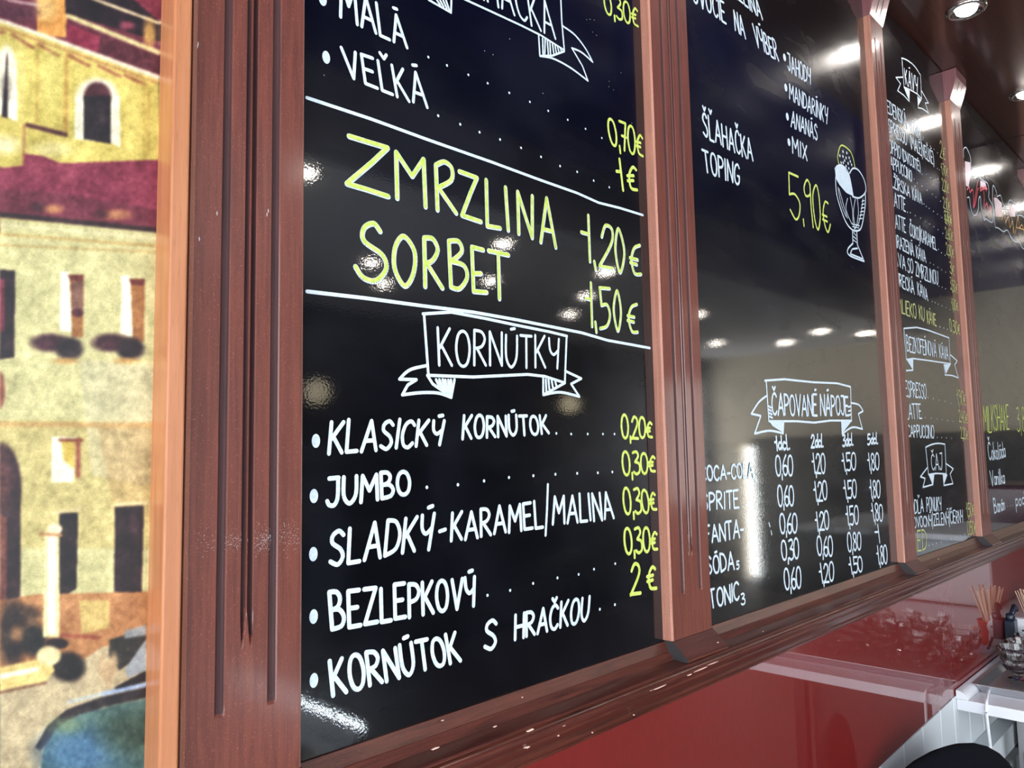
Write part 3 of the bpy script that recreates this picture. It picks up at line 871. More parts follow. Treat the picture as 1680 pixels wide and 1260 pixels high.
trace(B1, [[(780, 0), (900, 55), (1040, 120), (1130, 165), (1240, 235)], [(1222, -40), (1228, 100), (1240, 235)], [(700, -38), (780, 0)],
           [(1120, 165), (1126, 262), (1185, 260), (1240, 240)], ['s', (1128, 262), (1190, 275), (1270, 318), (1350, 378)], [(1350, 378), (1325, 310), (1275, 225)],
           ['s', (1275, 225), (1320, 245), (1372, 290)], ['s', (1372, 290), (1340, 230), (1290, 165), (1232, 122)],
           [(1138, 180), (1140, 255)], [(1150, 185), (1148, 255)], [(1160, 190), (1165, 255)], [(1172, 198), (1175, 252)], [(1184, 205), (1190, 250)], [(1196, 212), (1202, 248)], [(1208, 220), (1214, 244)], [(1220, 226), (1226, 240)],
           [(605, 0), (710, 60), (712, -10)], [(640, -5), (660, 25)], [(655, -5), (675, 32)], [(670, -5), (690, 40)], [(684, -5), (702, 48)]], .0026, Z6, 'banner_outline')
write(B1, 'ŠĽAHAČKA', [(650, -250), (665, -115), (1170, 10), (1197, 180)], .0032, Z6)
trace(B1, [[(38, 30), (340, 130), (600, 225), (900, 330), (1130, 415), (1300, 475), (1400, 520), (1500, 545), (1607, 578)]], .0034, Z7, 'divider_line')
trace(B1, [[(38, -5), (150, 8), (300, 25), (560, 60), (800, 90), (1000, 125), (1200, 165), (1300, 185), (1420, 220), (1520, 238), (1612, 255)]], .0036, Z8, 'divider_line')
zm = [[(235, 210), (325, 238), (415, 265), (340, 335), (225, 432)], [(225, 432), (320, 460), (418, 492)],
      [(460, 500), (455, 285), (530, 398), (583, 318), (592, 540)],
      [(648, 555), (640, 345)], ['s', (640, 345), (680, 330), (714, 360), (712, 415), (652, 450)], [(652, 450), (735, 570)],
      [(750, 375), (832, 405), (800, 480), (762, 580), (850, 610)],
      [(875, 415), (880, 630), (940, 640)], [(965, 450), (978, 650)],
      [(1027, 665), (1022, 470), (1090, 685), (1090, 490)], [(1130, 705), (1157, 500), (1200, 730)], [(1142, 645), (1186, 655)]]
so = [['s', (380, 655), (350, 618), (305, 640), (305, 700), (390, 765), (408, 830), (360, 885), (300, 870), (265, 820)],
      ['s', (490, 678), (450, 730), (448, 830), (495, 910), (535, 850), (540, 750), (490, 678)],
      [(590, 912), (585, 685)], ['s', (585, 685), (625, 690), (648, 740), (625, 790), (592, 805)], [(598, 805), (670, 920)],
      [(710, 915), (700, 700)], ['s', (700, 700), (745, 702), (760, 750), (712, 795)], ['s', (712, 795), (770, 815), (785, 870), (750, 922), (710, 915)],
      [(860, 742), (807, 728), (815, 935), (876, 940)], [(812, 852), (850, 852)], [(885, 745), (978, 766)], [(930, 756), (936, 970)]]
pr1 = [[(1352, 580), (1360, 795)], [(1320, 658), (1352, 668)], [(1380, 795), (1387, 835)], ['s', (1415, 680), (1432, 628), (1462, 645), (1460, 710), (1405, 815)], [(1405, 818), (1466, 828)],
       ['s', (1492, 642), (1478, 740), (1500, 848), (1520, 750), (1492, 642)], ['s', (1592, 720), (1565, 735), (1553, 790), (1568, 850), (1598, 855)], [(1546, 778), (1582, 788)], [(1548, 800), (1578, 810)]]
pr2 = [[(1364, 895), (1370, 1098)], [(1340, 967), (1366, 975)], [(1385, 1078), (1390, 1125)], [(1452, 922), (1405, 918), (1414, 1000)], ['s', (1414, 1000), (1440, 998), (1453, 1045), (1440, 1095), (1408, 1108)],
       ['s', (1486, 932), (1470, 1020), (1490, 1120), (1504, 1030), (1486, 932)], ['s', (1578, 995), (1552, 1010), (1540, 1060), (1555, 1120), (1582, 1125)], [(1535, 1048), (1566, 1055)], [(1535, 1070), (1564, 1078)]]
for st, w in ((zm, .0058), (so, .0058), (pr1, .0054), (pr2, .0050)):
    trace(B1, st, w, Z7, 'white_underlay', 'chalk', lift=.0002)
    sh = [(['s'] if q[0] == 's' else []) + [(p[0] - 2.6, p[1] - 2.2) for p in q if p != 's'] for q in st]
    trace(B1, sh, w * .66, Z7, 'yellow_lettering', 'yellow', lift=.0010)
ban = [[(570, 98), (700, 90), (850, 118), (1000, 150), (1150, 180), (1232, 200)], [(1230, 200), (1222, 412)], [(590, 380), (800, 388), (1050, 376), (1130, 385), (1222, 415)], [(575, 100), (595, 380)],
       [(590, 380), (615, 420), (700, 480), (715, 400)], ['s', (590, 335), (510, 355), (462, 398)], [(462, 398), (540, 400), (500, 425), (475, 470)], ['s', (475, 470), (560, 460), (640, 462), (700, 482)],
       [(630, 400), (650, 440)], [(645, 400), (662, 448)], [(660, 400), (672, 455)], [(672, 402), (684, 460)], [(686, 402), (694, 465)], [(698, 402), (700, 470)],
       [(1122, 390), (1122, 470), (1222, 415)], [(1222, 360), (1297, 395), (1250, 420), (1288, 478)], ['s', (1288, 478), (1200, 458), (1122, 470)], [(1134, 400), (1136, 455)], [(1146, 400), (1150, 445)], [(1160, 402), (1166, 435)], [(1176, 404), (1182, 428)]]
trace(B1, ban, .0033, Z8, 'banner_outline')
write(B1, 'KORNÚTKY', [(640, 165), (645, 332), (1195, 210), (1192, 345)], .0034, Z8)
write(B1, 'KLASICKÝ', [(148, 592), (138, 742), (668, 585), (652, 695)], .0040, Z8)
write(B1, 'KORNÚTOK', [(757, 572), (752, 675), (1135, 562), (1147, 645)], .0038, Z8)
trace(B1, [], w1, Z8, dots=[(1183, 647), (1251, 650), (1327, 650), (1397, 650), (1450, 650)], rd=.0017, name='leader_dots')
write(B1, '0,20€', [(1480, 560), (1484, 668), (1618, 575), (1622, 668)], .0040, Z8, 'y', .07)
write(B1, '0,30€', [(1482, 728), (1490, 838), (1632, 738), (1635, 828)], .0040, Z8, 'y', .07)
write(B1, 'JUMBO', [(97, 262), (97, 362), (380, 236), (383, 316)], .0042, Z9)
trace(B1, [], w1, Z9, dots=[(441, 293), (548, 284), (638, 271), (724, 259), (808, 253), (884, 248), (959, 245), (1030, 243), (1080, 240)], rd=.0018, name='leader_dots')
write(B1, 'SLADKÝ', [(110, 442), (108, 562), (465, 385), (452, 505)], .0042, Z9)
write(B1, '-', [(485, 400), (485, 478), (505, 395), (505, 470)], .0040, Z9)
write(B1, 'KARAMEL', [(528, 387), (525, 478), (835, 338), (840, 428)], .0040, Z9)
trace(B1, [[(858, 283), (855, 370), (850, 458)]], .0034, Z9)
write(B1, 'MALINA', [(878, 325), (875, 420), (1072, 308), (1085, 400)], .0040, Z9)
write(B1, '0,30€', [(1115, 298), (1122, 388), (1225, 300), (1232, 375)], .0040, Z9, 'y', .07)
write(B1, '0,30€', [(1118, 432), (1125, 522), (1230, 428), (1234, 508)], .0042, Z9, 'y', .07)
write(B1, '2€', [(1145, 555), (1143, 662), (1225, 545), (1232, 645)], .0048, Z9, 'y', .3)
write(B1, 'BEZLEPKOVÝ', [(108, 662), (115, 785), (605, 600), (605, 700)], .0044, Z9)
trace(B1, [], w1, Z9, dots=[(650, 665), (728, 648), (807, 624), (891, 605), (964, 593), (1017, 575), (1090, 556)], rd=.0017, name='leader_dots')
write(B1, 'KORNÚTOK', [(108, 888), (118, 1008), (540, 797), (556, 890)], .0044, Z9)
write(B1, 'S', [(642, 757), (640, 855), (680, 750), (678, 848)], .0044, Z9)
write(B1, 'HRAČKOU', [(745, 732), (745, 815), (1000, 667), (995, 750)], .0042, Z9)
trace(B1, [], w1, Z9, dots=[(1037, 713), (1089, 697)], rd=.0019, name='leader_dots')

# --- board 2
Za = zoomer(1130, 0, 5.25); Zb = zoomer(1130, 160, 4.344); Zc = zoomer(1140, 440, 4.5); Zd = zoomer(1150, 690, 3.818)
w2 = .0042
write(B2, 'OVOCIE', [(25, -150), (35, 15), (300, 20), (318, 200)], w2, Za)
write(B2, 'ZMRZLINA', [(215, -290), (255, -140), (600, 8), (633, 168)], w2, Za)
write(B2, 'NA', [(387, 95), (400, 260), (458, 148), (488, 335)], w2, Za)
write(B2, 'VÝBER', [(550, 215), (582, 400), (745, 355), (772, 525)], w2, Za)
write(B2, 'JAHODY', [(845, 455), (855, 605), (1045, 595), (1048, 730)], .0038, Za)
write(B2, 'MANDARÍNKY', [(862, 722), (868, 852), (1195, 930), (1188, 1065)], .0036, Za)
write(B2, 'ANANÁS', [(885, 960), (880, 1088), (1103, 1080), (1106, 1210)], .0038, Za)
write(B2, 'MIX', [(735, 285), (740, 395), (838, 345), (842, 450)], w2, Zb)
for q in ((824, 495), (835, 755), (848, 1005), (862, 1225)):
    pen = Pen(); pen.dot(wxz(*Za(q)), .0060, 14, .0075); pen.done('bullet_point', M['chalk'], B2)
write(B2, 'ŠĽAHAČKA', [(95, 110), (105, 275), (440, 298), (455, 452)], w2, Zb)
write(B2, 'TOPING', [(95, 370), (112, 522), (360, 480), (358, 625)], w2, Zb)
trace(B2, [[(778, 565), (712, 535), (716, 690)], ['s', (716, 690), (755, 690), (790, 755), (785, 840), (760, 868), (722, 800)], [(815, 868), (820, 915)],
           ['s', (860, 620), (840, 588), (820, 640), (832, 700), (862, 690), (860, 620)], [(862, 620), (870, 780), (885, 925)],
           ['s', (905, 625), (882, 700), (895, 860), (920, 942), (935, 850), (925, 700), (905, 625)],
           ['s', (990, 755), (968, 745), (955, 820), (968, 910), (990, 960), (1007, 905)], [(950, 835), (982, 850)], [(952, 870), (985, 885)]], .0046, Zb, 'yellow_lettering', 'yellow')
pen = Pen(.0003)
gl = [['s', (1145, 540), (1170, 505), (1210, 520), (1250, 590), (1260, 670), (1215, 715), (1165, 705)], ['s', (1045, 570), (1055, 700), (1110, 870), (1160, 940), (1200, 950), (1230, 920), (1255, 780), (1257, 690)],
      ['s', (1040, 510), (1062, 485), (1100, 490), (1140, 550), (1170, 700)], [(1165, 945), (1168, 1040)], [(1195, 955), (1200, 1050)], ['s', (1168, 1040), (1135, 1075), (1130, 1108), (1160, 1135), (1248, 1168)],
      [(1248, 1168), (1225, 1110), (1200, 1050)], [(1165, 1080), (1200, 1075)], [(1160, 1085), (1150, 1115), (1235, 1150)]]
ribs = [['s', (1070, 650), (1100, 760), (1130, 860)], ['s', (1062, 640), (1085, 760), (1120, 850)], ['s', (1130, 720), (1120, 800), (1160, 900)], ['s', (1150, 710), (1165, 800), (1170, 910)],
        ['s', (1185, 725), (1172, 820), (1182, 910)], ['s', (1200, 725), (1208, 820), (1195, 910)], ['s', (1240, 720), (1225, 830), (1205, 910)], [(1232, 740), (1250, 735)], [(1230, 765), (1250, 758)], [(1226, 790), (1248, 784)], [(1222, 815), (1245, 810)], [(1216, 840), (1240, 836)], [(1210, 865), (1235, 862)],
        [(1160, 900), (1215, 915)], [(1165, 920), (1210, 930)], [(1170, 905), (1190, 945)], [(1200, 905), (1175, 940)], [(1172, 960), (1190, 985)], [(1172, 990), (1192, 1010)], [(1172, 1015), (1195, 1035)]]
trace(B2, gl, .0038, Zb, 'sundae_drawing', 'chalk', fills=[[(1040, 510), (1060, 486), (1100, 492), (1140, 550), (1158, 620), (1170, 704), (1120, 680), (1070, 620), (1045, 575)]], label='white drawn sundae glass with scoops')
trace(B2, ribs, .0022, Zb, 'glass_shading', 'chalk')
trace(B2, [['s', (1075, 488), (1060, 430), (1075, 355), (1100, 343), (1150, 385), (1172, 440), (1182, 492)]], .0034, Zb, 'pineapple_outline', 'yellow')
trace(B2, [], .003, Zb, 'pineapple_seeds', 'chalk', dots=[(1098, 385), (1076, 415), (1085, 465), (1100, 465), (1120, 430), (1125, 395), (1142, 430), (1135, 470), (1120, 490), (1160, 480), (1140, 505), (1098, 420), (1110, 450), (1150, 455)], rd=.0032)
trace(B2, [[(515, 830), (660, 820), (870, 842), (1050, 850), (1145, 875)], [(1148, 875), (1155, 1130)], [(545, 1130), (750, 1130), (880, 1140), (1000, 1125), (1155, 1125)], [(525, 835), (545, 1130)],
           ['s', (525, 945), (470, 990), (415, 1075)], [(415, 1075), (485, 1090), (440, 1222)], ['s', (440, 1222), (550, 1200), (650, 1220)], [(655, 1130), (650, 1220)], ['s', (1155, 995), (1210, 1010), (1240, 1055)], [(1240, 1055), (1205, 1075), (1235, 1188)],
           ['s', (1235, 1188), (1160, 1175), (1085, 1225)], [(1080, 1130), (1085, 1225)], [(545, 1020), (560, 1030)], [(545, 1045), (562, 1055)], [(548, 1070), (566, 1080)], [(550, 1095), (570, 1105)], [(1130, 1025), (1150, 1020)], [(1132, 1055), (1152, 1050)], [(1132, 1085), (1152, 1080)]],
      .0038, Zc, 'banner_outline', fills=[[(545, 1130), (655, 1130), (650, 1215), (570, 1165)], [(1080, 1130), (1155, 1128), (1085, 1222)]])
write(B2, 'ČAPOVANÉ', [(565, 928), (570, 1080), (895, 940), (900, 1090)], .0046, Zc, gap=.12)
write(B2, 'NÁPOJE', [(925, 935), (928, 1086), (1128, 948), (1135, 1086)], .0048, Zc, gap=.12)
for t, q in (('1dcl.', [(458, 105), (463, 185), (550, 95), (555, 178)]), ('2dcl.', [(690, 95), (690, 170), (765, 90), (765, 163)]), ('3dcl.', [(885, 90), (886, 163), (952, 84), (952, 152)]), ('5dcl.', [(1043, 88), (1043, 150), (1107, 82), (1107, 143)])):
    write(B2, t, q, .0046, Zd, gap=.10)
rows = [('0,60', [(463, 222), (470, 345), (570, 222), (574, 345)]), ('0,60', [(476, 405), (483, 535), (578, 410), (580, 530)]), ('0,60', [(490, 585), (497, 705), (598, 580), (600, 700)]), ('0,30', [(500, 755), (508, 875), (608, 735), (612, 865)]), ('0,60', [(517, 935), (526, 1060), (622, 915), (626, 1050)]),
        ('1,20', [(690, 215), (702, 330), (775, 210), (777, 330)]), ('1,20', [(700, 390), (712, 505), (787, 380), (789, 495)]), ('1,20', [(710, 575), (720, 690), (798, 565), (801, 680)]), ('0,60', [(722, 725), (730, 845), (821, 725), (824, 845)]), ('1,20', [(736, 898), (748, 1018), (828, 890), (831, 1005)]),
        ('1,50', [(878, 208), (890, 315), (966, 200), (969, 310)]), ('1,50', [(888, 378), (900, 490), (970, 370), (973, 480)]), ('1,50', [(902, 545), (912, 655), (983, 530), (986, 650)]), ('0,80', [(913, 705), (920, 820), (998, 700), (1001, 810)]), ('1,50', [(922, 858), (934, 962), (1008, 850), (1011, 945)]),
        ('1,80', [(1038, 208), (1048, 310), (1112, 205), (1114, 310)]), ('1,80', [(1050, 378), (1060, 485), (1119, 372), (1121, 480)]), ('1,80', [(1062, 525), (1074, 630), (1135, 525), (1138, 628)]), ('1', [(1088, 660), (1094, 765), (1118, 660), (1122, 765)]), ('1,80', [(1096, 795), (1106, 900), (1163, 780), (1167, 893)])]
for t, q in rows: write(B2, t, q, .0040, Zd, gap=.05)
for t, q in (('COCA-COLA', [(-5, 292), (0, 382), (322, 264), (326, 350)]), ('SPRITE', [(5, 462), (8, 562), (232, 432), (236, 542)]), ('FANTA-', [(22, 662), (30, 765), (262, 620), (266, 730)]), ('SÓDA', [(30, 855), (38, 962), (200, 820), (206, 930)]), ('TONIC', [(46, 1068), (58, 1178), (234, 1012), (238, 1118)])):
    write(B2, t, q, .0038, Zd, gap=.14)
write(B2, '1', [(325, 345), (327, 385), (336, 343), (338, 383)], .003, Zd)
write(B2, '5', [(222, 880), (223, 930), (236, 878), (238, 926)], .003, Zd)
write(B2, '3', [(250, 1085), (252, 1155), (272, 1080), (275, 1150)], .003, Zd)
# small spatters of marker
trace(B2, [[(425, 640), (432, 665)], [(438, 690), (443, 715)]], .0018, Zd, 'marker_spatter')
trace(B1, [], .001, Z6, 'marker_spatter', 'lint', dots=[(868, 238), (907, 256), (1345, 92), (1360, 90), (1380, 94), (1372, 150), (1390, 165), (1505, 340), (1450, 380), (1448, 405), (1470, 420), (1540, 600), (1555, 575), (118, 352), (255, 340), (1140, 436), (985, 182)], rd=.0006)

# --- board 3
Ze = zoomer(1400, 80, 5.727); Zf = zoomer(1430, 180, 6.3); Zg = zoomer(1430, 360, 6.3); Zh = zoomer(1450, 520, 6.3); Zi = zoomer(1450, 700, 5.478); Zj = zoomer(1560, 560, 3.938)
w3 = .0038
trace(B3, [['s', (452, 88), (500, 105), (570, 160), (628, 245)], [(630, 245), (640, 465)], [(475, 360), (540, 390), (600, 425), (640, 470)], [(455, 90), (475, 360)],
           [(462, 268), (400, 270), (443, 330), (415, 395), (470, 435), (525, 497)], [(640, 395), (705, 510), (675, 510), (705, 605)], ['s', (705, 605), (650, 565), (608, 555)], [(603, 450), (608, 555)]], .0034, Ze, 'banner_outline',
      fills=[[(472, 362), (528, 395), (525, 495)], [(603, 450), (640, 480), (608, 535)]])
write(B3, 'KÁVY', [(478, 180), (490, 328), (603, 278), (600, 428)], .0038, Ze)
for t, q in (('VIEDENSKÁ', [(275, 455), (283, 570), (490, 612), (505, 748)]), ('KÁVA', [(535, 668), (545, 788), (625, 740), (633, 852)]), ('ESPRESSO', [(298, 642), (304, 765), (498, 785), (500, 908)]),
             ('(MALÉ/VEĽKÉ)', [(528, 810), (540, 925), (745, 970), (758, 1095)]), ('DOPPIO', [(305, 822), (310, 950), (438, 928), (441, 1042)]), ('(DVOJITÉ)', [(455, 945), (466, 1050), (620, 1062), (630, 1160)]), ('CAPPUCCINO', [(318, 988), (325, 1100), (545, 1148), (548, 1250)])):
    write(B3, t, q, w3, Ze, gap=.12)
for t, q in (('ALŽÍRSKA', [(160, 642), (170, 770), (385, 788), (395, 902)]), ('KÁVA', [(415, 792), (425, 925), (510, 865), (521, 975)]), ('LATTE', [(205, 850), (210, 980), (345, 915), (350, 1055)]), ('LATTE', [(215, 1082), (225, 1212), (345, 1127), (352, 1268)])):
    write(B3, t, q, w3, Zf, gap=.12)
for t, q in (('ČOKO/KARAMEL', [(390, 35), (395, 165), (663, 198), (670, 320)]), ('MRAZENÁ', [(222, 152), (228, 272), (425, 248), (437, 380)]), ('KÁVA', [(455, 268), (463, 390), (550, 333), (562, 447)]),
             ('KÁVA', [(190, 300), (200, 440), (345, 395), (352, 525)]), ('SO', [(368, 400), (372, 545), (425, 425), (428, 560)]), ('ZMRZLINOU', [(448, 437), (458, 582), (680, 548), (687, 682)]),
             ('TURECKÁ', [(220, 532), (228, 657), (428, 628), (440, 770)]), ('KÁVA', [(470, 650), (478, 775), (570, 722), (580, 838)])):
    write(B3, t, q, w3, Zg, gap=.12)
for t, q in (('MLIEKO', [(262, 820), (270, 955), (455, 878), (462, 1025)]), ('KU', [(485, 892), (495, 1030), (540, 917), (545, 1050)]), ('KÁVE', [(567, 938), (575, 1067), (655, 978), (668, 1100)]), ('0,30€', [(797, 1020), (808, 1150), (905, 1070), (910, 1195)])):
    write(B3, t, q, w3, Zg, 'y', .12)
for t, q, z in (('2€', [(703, 318), (706, 490), (755, 372), (760, 525)], Zf), ('1,70€', [(708, 548), (722, 655), (784, 590), (788, 698)], Zf), ('2,20€', [(722, 705), (730, 830), (792, 755), (797, 872)], Zf), ('2,10€', [(733, 898), (742, 1015), (803, 935), (809, 1050)], Zf),
                ('2,30€', [(745, 1035), (752, 1130), (820, 1070), (826, 1180)], Zf), ('2,40€', [(750, -50), (757, 30), (822, -20), (828, 70)], Zg), ('2,60€', [(755, 75), (765, 195), (835, 115), (840, 228)], Zg), ('2,80€', [(765, 240), (776, 362), (842, 290), (848, 400)], Zg),
                ('3€', [(800, 430), (808, 545), (848, 465), (853, 590)], Zg), ('3,50€', [(805, 600), (815, 722), (880, 655), (886, 775)], Zg), ('1,80€', [(818, 815), (830, 925), (885, 845), (893, 950)], Zg)):
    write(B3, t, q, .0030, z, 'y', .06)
trace(B3, [], w3, Ze, dots=[(692, 885), (723, 915), (757, 945), (790, 978), (652, 850), (655, 832), (757, 1105), (790, 1125), (808, 1138), (645, 1180), (685, 1180), (727, 1212), (570, 1225)], rd=.0020, name='leader_dots')
trace(B3, [], w3, Zf, dots=[(565, 1000), (595, 1020), (638, 1050), (680, 1080), (725, 1115), (470, 757), (520, 790), (573, 832), (627, 872), (665, 903), (712, 945), (400, 1065), (450, 1095), (505, 1120), (553, 1157), (598, 1183), (642, 1210), (686, 1240), (540, 975), (370, 1060)], rd=.0020, name='leader_dots')
trace(B3, [], w3, Zg, dots=[(553, 22), (598, 47), (642, 75), (686, 105), (735, 145), (690, 310), (720, 345), (757, 370), (605, 450), (640, 468), (684, 495), (724, 522), (765, 545), (695, 690), (728, 702), (763, 717), (625, 848), (655, 860), (688, 877), (727, 895), (765, 912), (810, 933), (705, 1110), (745, 1122), (783, 1135)], rd=.0020, name='leader_dots')
trace(B3, [[(205, 118), (340, 108), (450, 135), (560, 175), (670, 215)], [(672, 215), (685, 480)], [(235, 440), (300, 430), (420, 445), (560, 465), (690, 485)], [(205, 120), (232, 440)], [(300, 435), (300, 550), (230, 555)],
           [(685, 390), (757, 455), (730, 495), (770, 630)], ['s', (770, 630), (700, 605), (630, 600)], [(618, 488), (630, 600)]], .0036, Zh, 'banner_outline', fills=[[(232, 440), (300, 435), (300, 550)], [(618, 488), (690, 488), (640, 590)]])
for t, q in (('BEZKOFEÍNOVÁ', [(228, 195), (240, 352), (535, 268), (541, 410)]), ('KÁVA', [(568, 290), (578, 422), (660, 312), (668, 442)]), ('ESPRESSO', [(215, 662), (220, 822), (430, 698), (436, 845)]), ('LATTE', [(222, 905), (230, 1055), (378, 897), (392, 1048)]), ('CAPPUCCINO', [(240, 1122), (246, 1238), (512, 1115), (516, 1250)])):
    write(B3, t, q, .0036, Zh, gap=.10)
for t, q in (('1,90€', [(745, 748), (762, 905), (838, 775), (844, 918)]), ('2,40€', [(768, 962), (778, 1082), (856, 980), (862, 1102)]), ('2,20€', [(785, 1132), (797, 1252), (862, 1160), (868, 1270)])):
    write(B3, t, q, .0030, Zh, 'y', .06)
trace(B3, [], w3, Zh, dots=[(455, 832), (510, 846), (573, 859), (632, 871), (697, 890), (428, 1040), (490, 1047), (547, 1053), (602, 1063), (658, 1070), (715, 1080), (552, 1245), (597, 1247), (645, 1250), (700, 1255)], rd=.0018, name='leader_dots')
trace(B3, [['s', (375, 185), (430, 160), (490, 150), (548, 158)], [(548, 158), (560, 425)], [(400, 430), (470, 420), (560, 425)], [(375, 185), (400, 430)], [(388, 370), (328, 450), (370, 465), (350, 545), (440, 520), (450, 430)], [(555, 330), (622, 378), (595, 425), (620, 512), (538, 528), (530, 430)]],
      .0038, Zi, 'banner_outline', fills=[[(400, 430), (450, 430), (440, 530)], [(530, 430), (570, 430), (538, 525)]])
for t, q in (('ČAJ', [(420, 262), (432, 392), (520, 235), (524, 385)]), ('PODĽA', [(215, 672), (220, 797), (350, 648), (356, 767)]), ('PONUKY', [(382, 642), (387, 762), (512, 630), (514, 752)]), ('OVOCNÝ/ZELENÝ/ČIERNY', [(262, 820), (268, 908), (703, 745), (707, 858)])):
    write(B3, t, q, .0034, Zi, gap=.12)
write(B3, 'MED', [(235, 955), (242, 1130), (378, 925), (385, 1105)], .0036, Zi, 'y', .14)
write(B3, '1,50€', [(735, 690), (747, 812), (805, 685), (811, 800)], .0032, Zi, 'y', .06)
write(B3, '0,50€', [(745, 850), (752, 975), (822, 845), (828, 950)], .0032, Zi, 'y', .06)
trace(B3, [], w3, Zi, dots=[(405, 1068), (438, 1057), (472, 1047), (515, 1035), (560, 1022), (602, 1008), (645, 993), (685, 980), (725, 965)], rd=.0022, name='leader_dots')

# --- board 4
write(B4, 'MILKSHAKE', [(206, 420), (213, 587), (370, 415), (376, 570)], .0046, Zj, 'y', .10)
write(B4, '3,80€', [(420, 425), (428, 578), (520, 425), (526, 575)], .0046, Zj, 'y', .10)
for t, q in (('Čokoláda', [(236, 660), (246, 768), (345, 655), (352, 748)]), ('Vanilka', [(250, 838), (260, 932), (342, 830), (348, 915)]), ('Banán', [(272, 1015), (282, 1110), (342, 1010), (348, 1085)]), ('podľa', [(415, 985), (420, 1062), (500, 975), (505, 1050)])):
    write(B4, t, q, .0052, Zj, gap=.10)
trace(B4, [], w3, Zj, dots=[(365, 1065), (385, 1063), (402, 1060)], rd=.002, name='leader_dots')
Zk = zoomer(1550, 200, 4.5)
SG = 'lettering_outline'
trace(B4, [['s', (140, 262), (138, 205), (155, 188), (172, 215), (188, 260), (192, 320), (190, 380), (215, 405), (240, 400), (262, 415), (285, 435), (315, 455), (325, 510), (325, 560), (350, 620), (355, 730), (335, 738), (300, 715), (290, 725), (268, 640), (262, 555), (250, 570), (245, 650), (222, 692), (200, 670), (188, 620), (180, 560), (165, 560)],
           ['s', (372, 780), (355, 640), (352, 490), (362, 475), (380, 520), (385, 550), (410, 545), (430, 610), (460, 640), (475, 580), (500, 590), (525, 620), (530, 690), (560, 690), (600, 720), (660, 780)],
           ['s', (372, 780), (395, 785), (430, 810), (460, 800), (490, 855), (520, 885), (550, 890), (570, 930), (620, 960), (660, 990)]], .0035, Zk, SG)
for fl in ([(148, 290), (188, 300), (190, 385), (175, 480), (155, 470)], [(262, 430), (300, 450), (312, 500), (262, 480)], [(362, 560), (382, 560), (420, 600), (425, 700), (380, 700)], [(472, 600), (520, 640), (520, 700), (480, 700)]):
    trace(B4, [], .003, Zk, 'script_fill', 'pink_ink', fills=[fl], lift=.0002)
trace(B4, [['s', (165, 500), (180, 480), (185, 520), (205, 500), (212, 560), (210, 630), (225, 600), (245, 490)], ['s', (240, 440), (230, 520), (212, 635)], [(285, 490), (290, 560), (290, 640)], ['s', (258, 495), (270, 482), (288, 490)], ['s', (288, 488), (300, 480), (312, 495)], ['s', (262, 510), (275, 498), (288, 492)], ['s', (288, 492), (305, 500), (308, 515)],
           ['s', (300, 620), (310, 600), (320, 650), (335, 620), (345, 690)]], .0050, Zk, 'red_script_lettering', 'red_ink', lift=.0004, label='red script lettering with a small palm tree')
trace(B4, [['s', (370, 540), (380, 640), (395, 720)], ['s', (395, 700), (410, 640), (420, 720), (435, 680), (450, 750)], ['s', (450, 740), (470, 700), (480, 780), (500, 730), (505, 820)], ['s', (480, 620), (495, 720), (515, 830)], ['s', (520, 820), (540, 700), (550, 780), (570, 760), (590, 830), (620, 800), (640, 860)], [(530, 780), (600, 800)]],
      .0042, Zk, 'orange_script_lettering', 'orange_ink', lift=.0004, label='orange script lettering')

# ------------------------------------------------------------------ red splashback
zt = CZ - 0.5595 * D
pts = [(-0.3, 1.0), (2.71, -1.053), (3.583, -1.022), (4.5, -1.012), (9.0, -1.012)]
v = []
sb = [(x * D, CZ + z * D) for x, z in ((0.4066, -1.07), (2.71, -1.053), (3.583, -1.022), (4.5, -1.012), (9.5, -1.012))]
top_ = [(x, zt) for x, _ in sb]
n = len(sb)
for y in (D + 0.002, YW - 0.0004):
    v += [(x, y, z) for x, z in sb] + [(x, y, z) for x, z in top_]
f = []
for i in range(n - 1):
    f.append((i, i + 1, n + i + 1, n + i)); f.append((2 * n + i, 3 * n + i, 3 * n + i + 1, 2 * n + i + 1))
    f.append((i, 2 * n + i, 2 * n + i + 1, i + 1)); f.append((n + i, n + i + 1, 3 * n + i + 1, 3 * n + i))
f += [(0, n, 3 * n, 2 * n), (n - 1, 3 * n - 1, 4 * n - 1, 2 * n - 1)]
tag(MB().add(v, f).build('glass_splashback', M['red_glass'], None, (2.5, D, CZ - 1.05 * D)), 'glossy dark red glass splashback between the moulded rail and the counter', 'splashback')

# ------------------------------------------------------------------ pale vertical panelling below the splashback
dado = thing('wall_panelling', 'pale grey vertical plank panelling on the wall below the red splashback', 'panelling', (2.0, D, 0.0))
edges = [0.41, 0.62, 0.83, 1.04, 1.25, 1.46, 1.67, 1.88, 2.09, 2.30, 2.51, 2.72, 2.945, 3.156, 3.37, 3.545, 3.75, 3.96, 4.17, 4.38, 4.6, 4.82, 5.04]


def sbz(x):
    for (a, za), (b_, zb_) in zip(sb, sb[1:]):
        if a <= x <= b_ + 1e-9: return za + (zb_ - za) * (x - a) / (b_ - a)
    return sb[-1][1]


